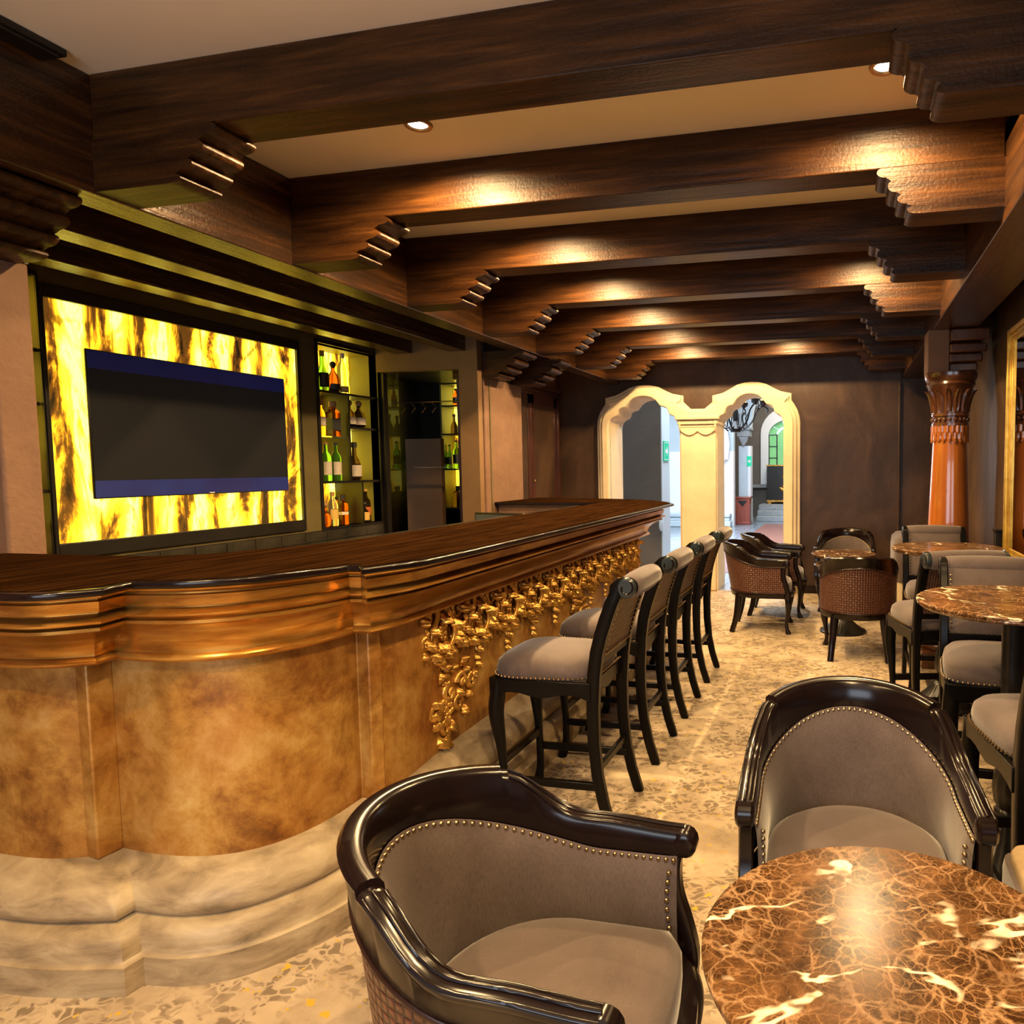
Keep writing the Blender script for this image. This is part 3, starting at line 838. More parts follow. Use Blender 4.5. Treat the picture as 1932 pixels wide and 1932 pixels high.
def scroll(cx, cz, r0, turns, a0, sgn, w=0.02, n=26):
    pts = []
    for i in range(n):
        t = i / (n - 1)
        r = r0 * (1 - 0.8 * t)
        a = a0 + sgn * turns * 2 * PI * t
        pts.append((w + 0.018 * t, cx + r * math.cos(a), cz + r * math.sin(a)))
    return pts
def motif():
    b = MB()
    for s in (-1, 1):
        # lyre shaped ribbed straps
        for off in (0, 0.016):
            pth = spl([(0.012, s * (0.030 + off), 0.0), (0.030, s * (0.040 + off), -0.05), (0.036, s * (0.075 + off), -0.105), (0.034, s * (0.085 + off), -0.16), (0.03, s * (0.055 + off), -0.205), (0.026, s * (0.02 + off), -0.225)], 5)
            b.tube(pth, [0.010] * len(pth), 6)
        b.tube(scroll(s * 0.125, -0.05, 0.042, 1.3, PI / 2, s), [0.013 * (1 - 0.5 * i / 25) for i in range(26)], 6)
        b.tube(scroll(s * 0.135, -0.15, 0.034, 1.2, -PI / 2, s), [0.011 * (1 - 0.5 * i / 25) for i in range(26)], 6)
        for k in range(4):
            b.ball((0.022, s * (0.105 + 0.018 * math.cos(k * 1.7)), -0.10 + 0.02 * math.sin(k * 1.7)), 0.014, 7, 5)
    for k in range(11):
        b.ball((0.026, 0.026 * math.cos(k * 2.4) * (k / 11) ** 0.5, -0.125 + 0.045 * math.sin(k * 2.4) * (k / 11) ** 0.5), 0.013, 7, 5)
    return b.mesh('carved_scrollwork', 'gilt', True, 60)
MOT = motif()
yy = 2.86
k = 0
while yy < 6.05:
    put(MOT, 'carved_scrollwork', (XP, yy, 1.0))
    for j in range(-3, 3):
        dz = 0.022 * math.cos((j + 0.5) * 1.05)
        put(LEAF, 'gilt_leaf', (XP, yy + (j + 0.5) * 0.054, 0.805 - dz), (0.34 * (-1) ** j, 0, 0), 1.0 + 0.12 * ((j + k) % 3))
        put(LEAF_S, 'gilt_leaf_small', (XP + 0.012, yy + (j + 0.5) * 0.054, 0.838 - dz), (0.5 * (-1) ** (j + 1), 0, 0), 1.1)
    for j in (-2, -1, 0, 1, 2):
        put(LEAF_S, 'gilt_leaf_small', (XP + 0.02, yy + j * 0.070, 0.955 - 0.045 * abs(j % 2)), (j * 0.7, 0, 0), 1.25)
    for q, zz in enumerate((0.725, 0.685, 0.645)):
        put(LEAF_S, 'gilt_leaf_small', (XP, yy, zz), (0.45 * (-1) ** q, 0, 0), 0.9 - 0.1 * q)
    yy += 0.325; k += 1
def corner_cluster(y0):
    b = MB()
    for (cx, cz, r, t, a, s) in ((0.06, 0.50, 0.055, 1.4, PI, -1), (0.17, 0.57, 0.045, 1.3, PI / 2, 1), (0.12, 0.42, 0.05, 1.3, -PI / 2, 1), (0.28, 0.60, 0.04, 1.2, PI, -1), (0.24, 0.50, 0.04, 1.2, 0, 1), (0.37, 0.57, 0.035, 1.2, PI / 2, 1)):
        b.tube(scroll(y0 + cx, cz, r, t, a, s, 0.012), [0.018 * (1 - 0.5 * i / 25) for i in range(26)], 7)
    for k in range(16):
        b.ball((0.02, y0 + 0.14 + 0.05 * math.cos(k * 2.4) * (k / 16) ** 0.5, 0.50 + 0.06 * math.sin(k * 2.4) * (k / 16) ** 0.5), 0.015, 7, 5)
    o = b.obj('carved_corner', 'gilt', bar, angle=60)
    o.location.x = XP
    for (dy, z, a, s) in ((0.02, 0.56, 1.2, 1.0), (0.0, 0.50, 1.6, 0.9), (0.02, 0.44, 2.0, 1.0), (0.07, 0.40, 0.3, 1.1), (0.13, 0.39, -0.2, 1.0), (0.19, 0.44, -0.6, 1.0), (0.10, 0.63, 2.6, 0.9), (0.16, 0.66, 3.3, 0.9), (0.22, 0.65, 3.6, 0.9), (0.30, 0.66, 3.0, 0.9), (0.34, 0.62, 4.0, 0.9), (0.36, 0.53, -1.0, 0.9), (0.31, 0.47, -0.5, 0.9), (0.42, 0.60, -1.5, 0.9), (0.25, 0.57, 0.4, 0.8)):
        put(LEAF, 'gilt_leaf', (XP + 0.005, y0 + dy, z), (a, 0, 0), s)
corner_cluster(2.74)
corner_cluster(4.35)
corner_cluster(5.6)

# ---------------------------------------------------------------- back bar
XB = -4.40
bb = struct(plate('wall_bar_back', [[(2.2, 0), (6.2, 0), (6.2, 2.92), (2.2, 2.92)], [(3.19, 1.19), (3.19, 2.585), (5.09, 2.585), (5.09, 1.19)], [(5.34, 1.10), (5.34, 2.69), (6.13, 2.69), (6.13, 1.10)], [(2.40, 1.10), (2.40, 2.69), (3.165, 2.69), (3.165, 1.10)]], 0, 0.08, 'brownframe'))
# plate in XZ -> map x->Y, keep z, thickness -> -X
bb.data.transform(Matrix(((0, -1, 0, XB), (1, 0, 0, 0), (0, 0, 1, 0), (0, 0, 0, 1))))
def rect(b, y0, y1, z0, z1, x0, x1): return b.box(x0, x1, y0, y1, z0, z1)
op = thing('onyx_wall_panel', 'glowing yellow veined onyx panel framed in black behind the television', 'wall panel')
MB().box(XB - 0.03, XB - 0.004, 3.19, 5.09, 1.19, 2.585).obj('onyx_slab', 'onyx', op, smooth=False)
b = MB()
rect(b, 3.166, 3.19, 1.10, 2.66, XB, XB + 0.02); rect(b, 5.09, 5.115, 1.10, 2.66, XB, XB + 0.02)
rect(b, 3.19, 5.09, 2.585, 2.66, XB, XB + 0.02); rect(b, 3.19, 5.09, 1.10, 1.19, XB, XB + 0.02)
b.obj('frame', 'blackframe', op, bevel=0.004)
tv = thing('television', 'large flat wall television with dark screen and navy bands', 'television', (0, 0, 0))
MB().box(XB - 0.003, XB + 0.012, 3.405, 4.945, 1.438, 2.333).obj('cabinet', 'blackframe', tv, bevel=0.006)
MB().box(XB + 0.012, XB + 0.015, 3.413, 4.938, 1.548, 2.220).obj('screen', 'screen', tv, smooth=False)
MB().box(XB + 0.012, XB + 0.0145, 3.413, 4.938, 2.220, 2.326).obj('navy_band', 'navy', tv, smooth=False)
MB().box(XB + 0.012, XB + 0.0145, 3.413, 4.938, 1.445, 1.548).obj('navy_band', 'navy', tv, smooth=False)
MB().box(XB + 0.0145, XB + 0.0162, 4.20, 4.24, 1.446, 1.452).obj('maker_mark', 'white', tv, smooth=False)
def shelf_unit(y0, y1, label, right):
    t = thing('bottle_shelf', label, 'shelf')
    xd = XB - 0.30
    b = MB().box(xd - 0.02, xd, y0, y1, 1.10, 2.69)
    b.obj('backlit_back', 'onyx', t, smooth=False)
    b = MB().box(xd, XB, y0 - 0.02, y0, 1.08, 2.71).box(xd, XB, y1, y1 + 0.02, 1.08, 2.71)
    b.obj('side', 'shelfside', t, smooth=False)
    b = MB().box(xd, XB, y0, y1, 2.69, 2.71); b.obj('top', 'shelfside', t, smooth=False)
    b = MB().box(xd, XB, y0, y1, 1.08, 1.10); b.obj('base', 'blackframe', t, smooth=False)
    for z in (2.285, 1.495):
        MB().box(xd, XB - 0.005, y0, y1, z - 0.012, z + 0.008).obj('shelf_board', 'blackframe', t, smooth=False)
    ym = y0 + 0.49 * (y1 - y0)
    MB().box(xd, XB - 0.005, ym - 0.01, ym + 0.01, 1.503, 2.273).obj('divider', 'blackframe', t, smooth=False)
    MB().box(xd, XB - 0.02, ym + 0.01, y1, 1.975, 1.995).obj('shelf_board', 'blackframe', t, smooth=False)
    MB().box(xd, XB - 0.02, y0, ym - 0.01, 1.888, 1.898).obj('glass_shelf', 'clear_pane', t, smooth=False)
    y2 = y0 + 0.68 * (y1 - y0)
    MB().box(xd, XB - 0.005, y2 - 0.01, y2 + 0.01, 1.10, 1.483).obj('divider', 'blackframe', t, smooth=False)
    b = MB()
    e = 0.03
    b.box(XB, XB + 0.012, y0 - e, y0, 1.07, 2.72).box(XB, XB + 0.012, y1, y1 + (e * 0.5 if right else 0.005), 1.07, 2.72).box(XB, XB + 0.012, y0, y1, 2.69, 2.72).box(XB, XB + 0.012, y0, y1, 1.07, 1.10)
    b.obj('frame', 'blackframe', t, smooth=False)
    return t
shelf_unit(5.34, 6.13, 'backlit open shelf of bottles right of the television', True)
shelf_unit(2.40, 3.160, 'backlit shelf half hidden behind the near stucco pier', False)
# tiles and back counter
tw = struct(MB().box(XB, XB + 0.004, 3.0, 6.12, 0.90, 1.08).obj('wall_tiled_strip', 'blackframe', smooth=False))
TB = MB().box(0, 0.012, 0.003, 0.257, 0.002, 0.083).mesh('tile', 'tile', False)
for r in range(2):
    for k in range(12):
        put(TB, 'tile', (XB + 0.004, 3.02 + 0.26 * k - 0.0 * r, 0.905 + 0.086 * r), par=tw)
bc = thing('back_counter', 'dark back counter under the television wall', 'counter')
MB().box(XB + 0.02, -3.85, 2.7, 6.0, 0.0, 0.86).obj('body', 'blackframe', bc, bevel=0.01)
MB().box(XB + 0.02, -3.80, 2.65, 6.02, 0.86, 0.90).obj('top', 'lacquer', bc, bevel=0.012)

# bottles
def bottle(name, kind, x, y, z, label, glassm, h=0.30, r=0.037, capm='label_dark', labm='label', lab=(0.18, 0.5)):
    t = thing(name, label, 'bottle', (x, y, z), 0.6, 'spirit bottles on the backlit shelves')
    P = {
     'wine': [(0.0, 0), (0.95, 0), (1, 0.02), (1, 0.58), (0.9, 0.66), (0.5, 0.74), (0.38, 0.80), (0.36, 0.97), (0.42, 0.975), (0.42, 1)],
     'round': [(0, 0), (0.9, 0), (1, 0.03), (1.0, 0.30), (0.9, 0.44), (0.6, 0.56), (0.36, 0.66), (0.33, 0.90), (0.42, 0.91), (0.42, 1)],
     'square': [(0, 0), (0.95, 0), (1, 0.02), (0.98, 0.66), (0.8, 0.74), (0.45, 0.79), (0.42, 0.88), (0.5, 0.885), (0.5, 1)],
     'tall': [(0, 0), (0.92, 0), (1, 0.02), (1, 0.60), (0.85, 0.70), (0.45, 0.80), (0.40, 0.92), (0.46, 0.93), (0.46, 1)],
     'decan': [(0, 0), (0.7, 0), (0.9, 0.04), (1.0, 0.2), (0.98, 0.36), (0.8, 0.52), (0.4, 0.63), (0.30, 0.70), (0.30, 0.78), (0.36, 0.79), (0.36, 0.8)]}[kind]
    seg = 4 if kind == 'square' else 20
    q = [(max(0.0008, a * r), b * h) for a, b in P]
    ncap = 2 if kind != 'decan' else 0
    MB().lathe(q[:len(q) - ncap] if ncap else q, seg).obj('glass_body', glassm, t, angle=50)
    zc = q[-3][1] if ncap else 0.8 * h
    rc = r * (0.5 if kind == 'square' else 0.44)
    if kind == 'decan':
        MB().ball((0, 0, 0.88 * h), r * 0.5, 12, 8).lathe([(r * 0.28, 0.78 * h), (r * 0.28, 0.84 * h)], 12).obj('stopper', capm, t)
    else:
        MB().lathe([(rc, zc - 0.03 * h), (rc, h), (rc * 0.8, h * 1.01)], 14).obj('cap', capm, t)
    if labm:
        a, bb_ = lab
        rows = []
        for zz in (a * h, bb_ * h):
            if kind == 'square':
                rr = r * 1.02 * 0.999
                rows.append([(rr * math.cos(u), rr * math.sin(u), zz) for u in [k * PI / 2 for k in range(5)]])
            else:
                rows.append([(r * 1.015 * math.cos(u), r * 1.015 * math.sin(u), zz) for u in [-1.9 + 3.8 * k / 14 for k in range(15)]])
        MB().grid(rows).obj('label', labm, t)
    return t
XS = XB - 0.065
bottle('green_bottle', 'round', XS - 0.1, 5.440, 2.294, 'black bottle at the left end of the top shelf', 'g_dark', 0.27, 0.036)
bottle('green_bottle', 'round', XS, 5.475, 2.294, 'green bottle with black label on the top shelf', 'g_green', 0.345, 0.050, 'label_gold', 'label_dark', (0.12, 0.45))
bottle('amber_bottle', 'decan', XS, 5.610, 2.294, 'amber decanter shaped bottle with dark label on the top shelf', 'g_amber', 0.28, 0.055, 'label_dark', 'label_dark', (0.08, 0.26))
bottle('clear_bottle', 'tall', XS, 5.735, 2.294, 'tall clear bottle on the top shelf', 'g_clear', 0.36, 0.047, 'label', 'label_gold', (0.06, 0.18))
bottle('golden_bottle', 'tall', XS, 5.430, 1.899, 'golden bottle with pale label on the glass shelf', 'g_gold', 0.30, 0.042, 'cork', 'label', (0.3, 0.55))
bottle('whisky_bottle', 'square', XS, 5.585, 1.899, 'square whisky bottle with brown cap on the glass shelf', 'g_amber', 0.31, 0.062, 'cork', 'label_dark', (0.18, 0.52))
bottle('round_bottle', 'decan', XS, 5.80, 1.996, 'left of two round bottles with wooden stoppers', 'g_dark', 0.25, 0.060, 'cork', 'label', (0.10, 0.36))
bottle('round_bottle', 'decan', XS, 5.935, 1.996, 'right of two round bottles with wooden stoppers', 'g_dark', 0.25, 0.062, 'cork', 'label', (0.10, 0.36))
bottle('wine_bottle', 'wine', XS, 5.475, 1.504, 'left wine bottle with broad cream label', 'g_green', 0.34, 0.046, 'cork', 'label', (0.16, 0.50))
bottle('wine_bottle', 'wine', XS, 5.600, 1.504, 'right wine bottle with broad cream label', 'g_green', 0.34, 0.046, 'label_dark', 'label', (0.16, 0.50))
bottle('dark_bottle', 'round', XS, 5.85, 1.504, 'dark liqueur bottle with large cream label beside the divider', 'g_dark', 0.35, 0.060, 'label_dark', 'label', (0.10, 0.40))
bottle('small_bottle', 'tall', XS - 0.05, 5.96, 1.504, 'small bottle behind the cream labelled liqueur', 'g_gold', 0.20, 0.034, 'label_dark', 'label_dark')
bottle('amber_flask', 'decan', XS, 5.435, 1.102, 'small amber flask with round stopper on the lowest shelf', 'g_amber', 0.22, 0.050, 'cork', None)
bottle('clear_bottle', 'tall', XS, 5.535, 1.102, 'clear bottle with orange oval label on the lowest shelf', 'g_clear', 0.30, 0.045, 'cork', 'label_gold', (0.2, 0.5))
bottle('brown_bottle', 'square', XS, 5.660, 1.102, 'square bottle with pale stripe on the lowest shelf', 'g_amber', 0.27, 0.050, 'label_dark', 'label', (0.34, 0.44))
bottle('amber_bottle', 'tall', XS - 0.12, 5.735, 1.102, 'amber bottle behind the square one on the lowest shelf', 'g_amber', 0.25, 0.036, 'label_dark', None)
bottle('cream_liqueur', 'wine', XS - 0.04, 6.04, 1.102, 'dark liqueur bottle with red and gold label, far right below', 'g_dark', 0.31, 0.048, 'label_gold', 'label_red', (0.20, 0.46))
bottle('round_bottle', 'decan', XS + 0.03, 5.925, 1.102, 'small bottle with round gold label beside the dark liqueur', 'g_dark', 0.20, 0.046, 'label_dark', 'label_gold', (0.12, 0.5))
bottle('green_bottle', 'wine', XS, 3.075, 1.504, 'green bottle glimpsed past the near pier', 'g_green', 0.32, 0.045)
bottle('green_bottle', 'wine', XS, 3.075, 1.102, 'lower green bottle glimpsed past the near pier', 'g_green', 0.30, 0.045)

# room behind the bar doorway
struct(MB().box(-5.2, -4.9, 6.2, 8.2, 0, 2.9).obj('wall_store_left', 'soffit', smooth=False))
struct(MB().box(-5.2, -3.76, 7.95, 8.05, 0, 2.9).obj('wall_store_back', 'soffit', smooth=False))
struct(MB().box(-5.2, -3.76, 6.2, 8.05, 2.60, 2.66).obj('ceiling', 'soffit', smooth=False))
struct(MB().box(-4.53, -4.12, 6.75, 6.82, 0, 1.92).obj('wall_store_panel', 'olive', smooth=False))
def far_shelf():
    t = thing('bottle_shelf', 'narrow backlit bottle shelf seen through the dark doorway', 'shelf')
    y = 7.62
    x0, x1 = -4.62, -4.28
    MB().box(x0, x1, y + 0.28, y + 0.30, 1.14, 2.62).obj('backlit_back', 'onyx', t, smooth=False)
    MB().box(x0 - 0.02, x0, y, y + 0.3, 1.14, 2.62).box(x1, x1 + 0.02, y, y + 0.3, 1.14, 2.62).obj('side', 'shelfside', t, smooth=False)
    for z in (1.14, 1.60, 2.01, 2.34, 2.60):
        MB().box(x0, x1, y, y + 0.28, z - 0.012, z + 0.006).obj('shelf_board', 'blackframe', t, smooth=False)
    MB().box(x0 - 0.35, x0 - 0.02, y, y + 0.02, 0.9, 2.6).obj('side_panel', 'blackframe', t, smooth=False)
    return y
fy = far_shelf() + 0.1
bottle('amber_bottle', 'tall', -4.49, fy, 2.347, 'amber bottle on the top shelf through the doorway', 'g_amber', 0.20, 0.034)
bottle('golden_bottle', 'tall', -4.36, fy, 2.347, 'golden bottle on the top shelf through the doorway', 'g_gold', 0.20, 0.036, 'label_dark', 'label_dark')
bottle('brown_bottle', 'round', -4.52, fy, 2.017, 'left dark bottle on the second shelf through the doorway', 'g_dark', 0.23, 0.042, 'cork', None)
bottle('brown_bottle', 'round', -4.41, fy, 2.017, 'broad dark bottle on the second shelf through the doorway', 'g_dark', 0.25, 0.050, 'cork', None)
bottle('wine_bottle', 'wine', -4.50, fy, 1.607, 'red capped wine bottle through the doorway', 'g_green', 0.33, 0.042, 'label_red', 'label')
bottle('wine_bottle', 'wine', -4.59, fy, 1.607, 'wine bottle at the shelf edge through the doorway', 'g_green', 0.28, 0.03, 'label_dark', 'label')
bottle('square_bottle', 'square', -4.49, fy, 1.147, 'dark square bottle on the lowest shelf through the doorway', 'g_dark', 0.25, 0.065, 'label_dark', None)
bottle('amber_bottle', 'tall', -4.33, fy + 0.08, 1.147, 'bright amber bottle on the lowest shelf through the doorway', 'g_amber', 0.23, 0.036, 'label_dark', None)
# glass rack with chevron hooks, rails
rk = thing('glass_rack', 'slim rail with four brass chevron hooks in the dark doorway', 'rack')
MB().tube([(-4.42, 6.45, 2.27), (-3.54, 6.45, 2.27)], 0.006, 8).obj('rail', 'brass', rk)
for k in range(4):
    x = -4.36 + 0.115 * k
    MB().tube([(x, 6.45, 2.262), (x + 0.045, 6.45, 2.215), (x, 6.45, 2.165)], 0.005, 6).obj('hook', 'brass', rk)
tag(MB().box(-4.2, -3.53, 6.40, 6.44, 1.615, 1.625).obj('glass_shelf', 'clear_pane'), 'thin glass shelf edge crossing the dark doorway', 'shelf')

# monitor behind the bar
mo = thing('monitor', 'small dark monitor peeking over the inner edge of the bar', 'monitor', (-2.56, 4.98, 0), -0.25)
MB().box(-0.24, 0.24, -0.012, 0.012, 0.98, 1.265).obj('casing', 'blackframe', mo, bevel=0.006)
MB().box(-0.222, 0.222, -0.016, -0.012, 0.995, 1.248).obj('screen', 'monitor', mo, smooth=False)
MB().box(-0.03, 0.03, 0, 0.03, 0.905, 1.0).box(-0.10, 0.10, -0.08, 0.09, 0.90, 0.912).obj('stand', 'blackframe', mo)
uc = thing('under_counter', 'low work counter along the inner side of the bar', 'counter')
MB().box(-2.85, -2.46, 2.95, 6.1, 0, 0.87).obj('body', 'blackframe', uc)
MB().box(-2.87, -2.46, 2.93, 6.12, 0.87, 0.90).obj('top', 'greystone', uc, bevel=0.006)

# ---------------------------------------------------------------- seating
def superring(w, d, z, n=28, e=3.2, y0=0, fw=1.0):
    out = []
    for k in range(n):
        a = 2 * PI * k / n
        c, s = math.cos(a), math.sin(a)
        x = w * (abs(c) ** (2 / e)) * (1 if c >= 0 else -1)
        y = d * (abs(s) ** (2 / e)) * (1 if s >= 0 else -1)
        x *= 1 + (fw - 1) * (y / d) * 0.5
        out.append((x, y0 + y, z))
    return out
def resample(ring, step):
    out, acc = [], 0.0
    n = len(ring)
    for i in range(n):
        a, b = Vector(ring[i]), Vector(ring[(i + 1) % n])
        L = (b - a).length
        while acc <= L and L > 0:
            out.append(tuple(a + (b - a) * (acc / L)))
            acc += step
        acc -= L
    return out
def nails(b, pts, r=0.0062):
    for p in pts: b.ball(p, r, 6, 4)
def make_stool(label, loc, rotz):
    t = thing('bar_stool', label, 'stool', loc, rotz, 'high stools with rolled backs')
    # seat cushion
    rows = []
    for s, z in ((0.96, 0.665), (1.0, 0.68), (1.005, 0.705), (0.975, 0.735), (0.88, 0.757), (0.66, 0.772), (0.33, 0.779), (0.02, 0.781)):
        rows.append(superring(0.228 * s, 0.243 * s, z, 32, 4.2, 0.005, 1.09))
    MB().grid(rows, True, True).obj('seat', 'fabric', t, angle=60)
    nb = MB()
    ring = superring(0.2355, 0.2505, 0.680, 96, 4.2, 0.005, 1.09)
    nails(nb, [p for p in resample(ring, 0.021) if p[1] > -0.21], 0.0060)
    for zz in [0.79 + 0.022 * k for k in range(13)]:
        yb = ycurve(zz)
        for s in (-1, 1):
            nb.ball((s * 0.178, yb - 0.030, zz), 0.0045, 6, 4)
            nb.ball((s * 0.178, yb + 0.022, zz), 0.0055, 6, 4)
    for xx in [-0.165 + 0.0225 * k for k in range(16)]:
        nb.ball((xx, ycurve(0.785) - 0.030, 0.785), 0.0045, 6, 4)
        nb.ball((xx, ycurve(0.785) + 0.022, 0.785), 0.0055, 6, 4)
        nb.ball((xx, -0.243, 0.682), 0.0052, 6, 4)
    o = nb.obj('nailheads', 'brass', t); o['kind'] = 'stuff'
    # apron with a curved lower edge
    b = MB()
    def ap(L):
        return [(-L, 0.668), (L, 0.668), (L, 0.585)] + [(L * (1 - 2 * k / 10), 0.585 + 0.035 * (math.sin(PI * k / 10) ** 0.6 - 0.9 * math.sin(PI * k / 10) ** 6)) for k in range(1, 10)] + [(-L, 0.585)]
    b.prism(ap(0.222), 1, 0.222, 0.246)
    b.prism(ap(0.205), 1, -0.240, -0.218)
    for s in (-1, 1):
        b.prism(ap(0.235), 0, s * 0.222 - 0.011, s * 0.222 + 0.011)
    b.obj('apron', 'satin_black', t, bevel=0.003)
    for s in (-1, 1):
        zs = [0, 0.03, 0.12, 0.25, 0.40, 0.55, 0.70, 0.80, 0.88, 0.95, 1.01, 1.06, 1.095]
        path = [(s * 0.208, ycurve(z), z) for z in zs[:-1]] + [(s * 0.208, -0.352, 1.088), (s * 0.208, -0.372, 1.106), (s * 0.208, -0.395, 1.112)]
        rad = [0.80, 0.9, 0.9, 0.95, 1.0, 1.05, 1.1, 1.1, 1.1, 1.1, 1.08, 1.05, 1.0, 0.95, 0.9]
        MB().tube(path, rad, 8, (0.0185, 0.026)).obj('rear_post', 'satin_black', t, angle=50)
        vol = [(s * 0.216, -0.400 + (0.036 - 0.022 * u) * math.cos(PI * 0.72 + u * 1.45 * PI), 1.088 + (0.036 - 0.022 * u) * math.sin(PI * 0.72 + u * 1.45 * PI)) for u in [k / 16 for k in range(17)]]
        prof = [(0.0005, 0.0), (0.034, 0.0), (0.040, 0.004), (0.042, 0.010), (0.042, 0.030)]
        rows = [[(s * (0.228 - z), -0.402 + r * math.cos(a), 1.088 + r * 1.08 * math.sin(a)) for a in [2 * PI * k / 22 for k in range(22)]] for r, z in prof]
        MB().grid(rows, True).obj('scroll_end', 'teal_highlight', t, angle=22)
        MB().tube([(q[0] + s * 0.010, q[1], q[2]) for q in vol], 0.0045, 6).obj('scroll_bead', 'lacquer', t)
        pth = spl([(s * 0.198, 0.205, 0.66), (s * 0.205, 0.215, 0.585), (s * 0.208, 0.222, 0.50), (s * 0.200, 0.208, 0.36), (s * 0.196, 0.198, 0.22), (s * 0.198, 0.198, 0.10), (s * 0.205, 0.210, 0.03), (s * 0.208, 0.218, 0.0)], 4)
        rr = []
        for p in pth:
            z = p[2]
            rr.append(0.019 + 0.017 * sm(0.25, 0.56, z) + 0.006 * sm(0.09, 0.0, z))
        MB().tube(pth, rr, 10).obj('front_leg', 'satin_black', t, angle=60)
    # back cushion and woven back
    zz = [0.775 + (1.085 - 0.775) * k / 8 for k in range(9)]
    rows = [[(x, ycurve(z) + 0.004 + 0.018 * (1 - (x / 0.19) ** 4) * math.sin(PI * min(1, max(0.0, (z - 0.77) / 0.34))) ** 0.5, z) for x in [-0.187 + 0.374 * j / 10 for j in range(11)]] for z in zz]
    rows = [[(x, y + 0.0, z) for x, y, z in r] for r in rows]
    MB().grid(rows).obj('back_pad', 'fabric', t, angle=60)
    rows, uv = [], []
    for z in zz:
        rows.append([(x, ycurve(z) - 0.024, z) for x in [-0.187 + 0.374 * j / 10 for j in range(11)]])
        uv += [(x, z) for x in [-0.187 + 0.374 * j / 10 for j in range(11)]]
    b = MB(); b.grid(rows, uv=uv); b.obj('woven_back', 'woven_fine', t)
    b = MB().box(-0.20, 0.20, ycurve(0.765) - 0.020, ycurve(0.765) + 0.012, 0.742, 0.782)
    b.obj('back_rail', 'satin_black', t, bevel=0.004)
    # rolled fabric top
    prof = [(-0.200, 0.044), (-0.190, 0.049), (-0.10, 0.054), (0, 0.056), (0.10, 0.054), (0.190, 0.049), (0.200, 0.044)]
    rows = [[(x, -0.405 + r * math.cos(a), 1.090 + r * math.sin(a)) for a in [2 * PI * k / 20 for k in range(20)]] for x, r in prof]
    MB().grid(rows, True).obj('roll', 'fabric', t, angle=60)
    for s in (-1, 1):
        MB().box(s * 0.2 - 0.012, s * 0.2 + 0.012, ycurve(0.20), 0.198, 0.180, 0.215).obj('stretcher', 'satin_black', t, bevel=0.004)
    MB().box(-0.198, 0.198, 0.190, 0.212, 0.255, 0.295).obj('stretcher', 'satin_black', t, bevel=0.004)
    MB().box(-0.2, 0.2, ycurve(0.27) - 0.01, ycurve(0.27) + 0.012, 0.255, 0.290).obj('stretcher', 'satin_black', t, bevel=0.004)
    return t
def ycurve(z):
    pts = [(0, -0.322), (0.05, -0.305), (0.15, -0.275), (0.3, -0.247), (0.5, -0.238), (0.7, -0.248), (0.8, -0.262), (0.9, -0.288), (1.0, -0.325), (1.08, -0.36), (1.2, -0.41)]
    for (a, p), (b, q) in zip(pts, pts[1:]):
        if z <= b: return p + (q - p) * (z - a) / (b - a)
    return pts[-1][1]
SX = -1.302
stool0 = make_stool('nearest bar stool at the bar, seat half in shadow', (SX, 3.095, 0), PI / 2)
for y, lab in ((3.835, 'second bar stool along the bar front'), (4.56, 'third bar stool along the bar front'), (5.32, 'farthest bar stool along the bar front, beside the archway')):
    dup(stool0, (SX, y, 0), PI / 2, lab)
dup(stool0, (0.665, 5.285, 0), PI, 'high stool in front of the orange column, facing the camera')
dup(stool0, (0.545, 4.43, 0), math.radians(14), 'high stool with woven back turned to the camera between the high tables')
dup(stool0, (0.675, 3.385, 0), PI + math.radians(-4), 'high stool facing the camera behind the nearest high table')
dup(stool0, (0.705, 2.575, 0), math.radians(9), 'high stool cut by the right picture edge, seat turned away')

# armchairs
def plan(d, off):
    """point on the tub plan at signed arc distance d from the back centre, offset outward"""
    s = 1 if d >= 0 else -1
    d = abs(d)
    a, b = 0.295, 0.285
    # sample the quarter ellipse once
    for i in range(len(EL) - 1):
        if d <= EL[i + 1][0]:
            t = (d - EL[i][0]) / (EL[i + 1][0] - EL[i][0])
            th = (EL[i][1] * (1 - t) + EL[i + 1][1] * t)
            x, y = a * math.sin(th), -b * math.cos(th)
            nx, ny = math.sin(th) / a, -math.cos(th) / b
            l = math.hypot(nx, ny)
            return (s * (x + off * nx / l), y + off * ny / l, abs(math.cos(th)))
    return (s * (a + off), d - EL[-1][0], 0.0)
EL = []
acc = 0
for i in range(41):
    th = PI / 2 * i / 40
    if i:
        p0 = (0.295 * math.sin(PI / 2 * (i - 1) / 40), -0.285 * math.cos(PI / 2 * (i - 1) / 40))
        acc += math.hypot(0.295 * math.sin(th) - p0[0], -0.285 * math.cos(th) - p0[1])
    EL.append((acc, th))
DA = EL[-1][0]
DM = DA + 0.255
def ztop(d):
    d = abs(d)
    if d < 0.285: return 0.876 - 0.024 * (d / 0.285) ** 2
    return 0.722 + 0.112 * (1 - sm(0.285, 0.47, d)) ** 1.5 + 0.004 - 0.012 * sm(0.5, DM, d)
def zlow(d):
    d = abs(d)
    return 0.650 + 0.135 * (0.5 + 0.5 * math.cos(PI * min(1, d / 0.50))) ** 0.85
def shell(d, off, z):
    x, y, c = plan(d, off)
    k = (z - 0.40) * 0.17 * c
    return (x * (1 + 0.05 * (z - 0.4) * c), y - k, z)
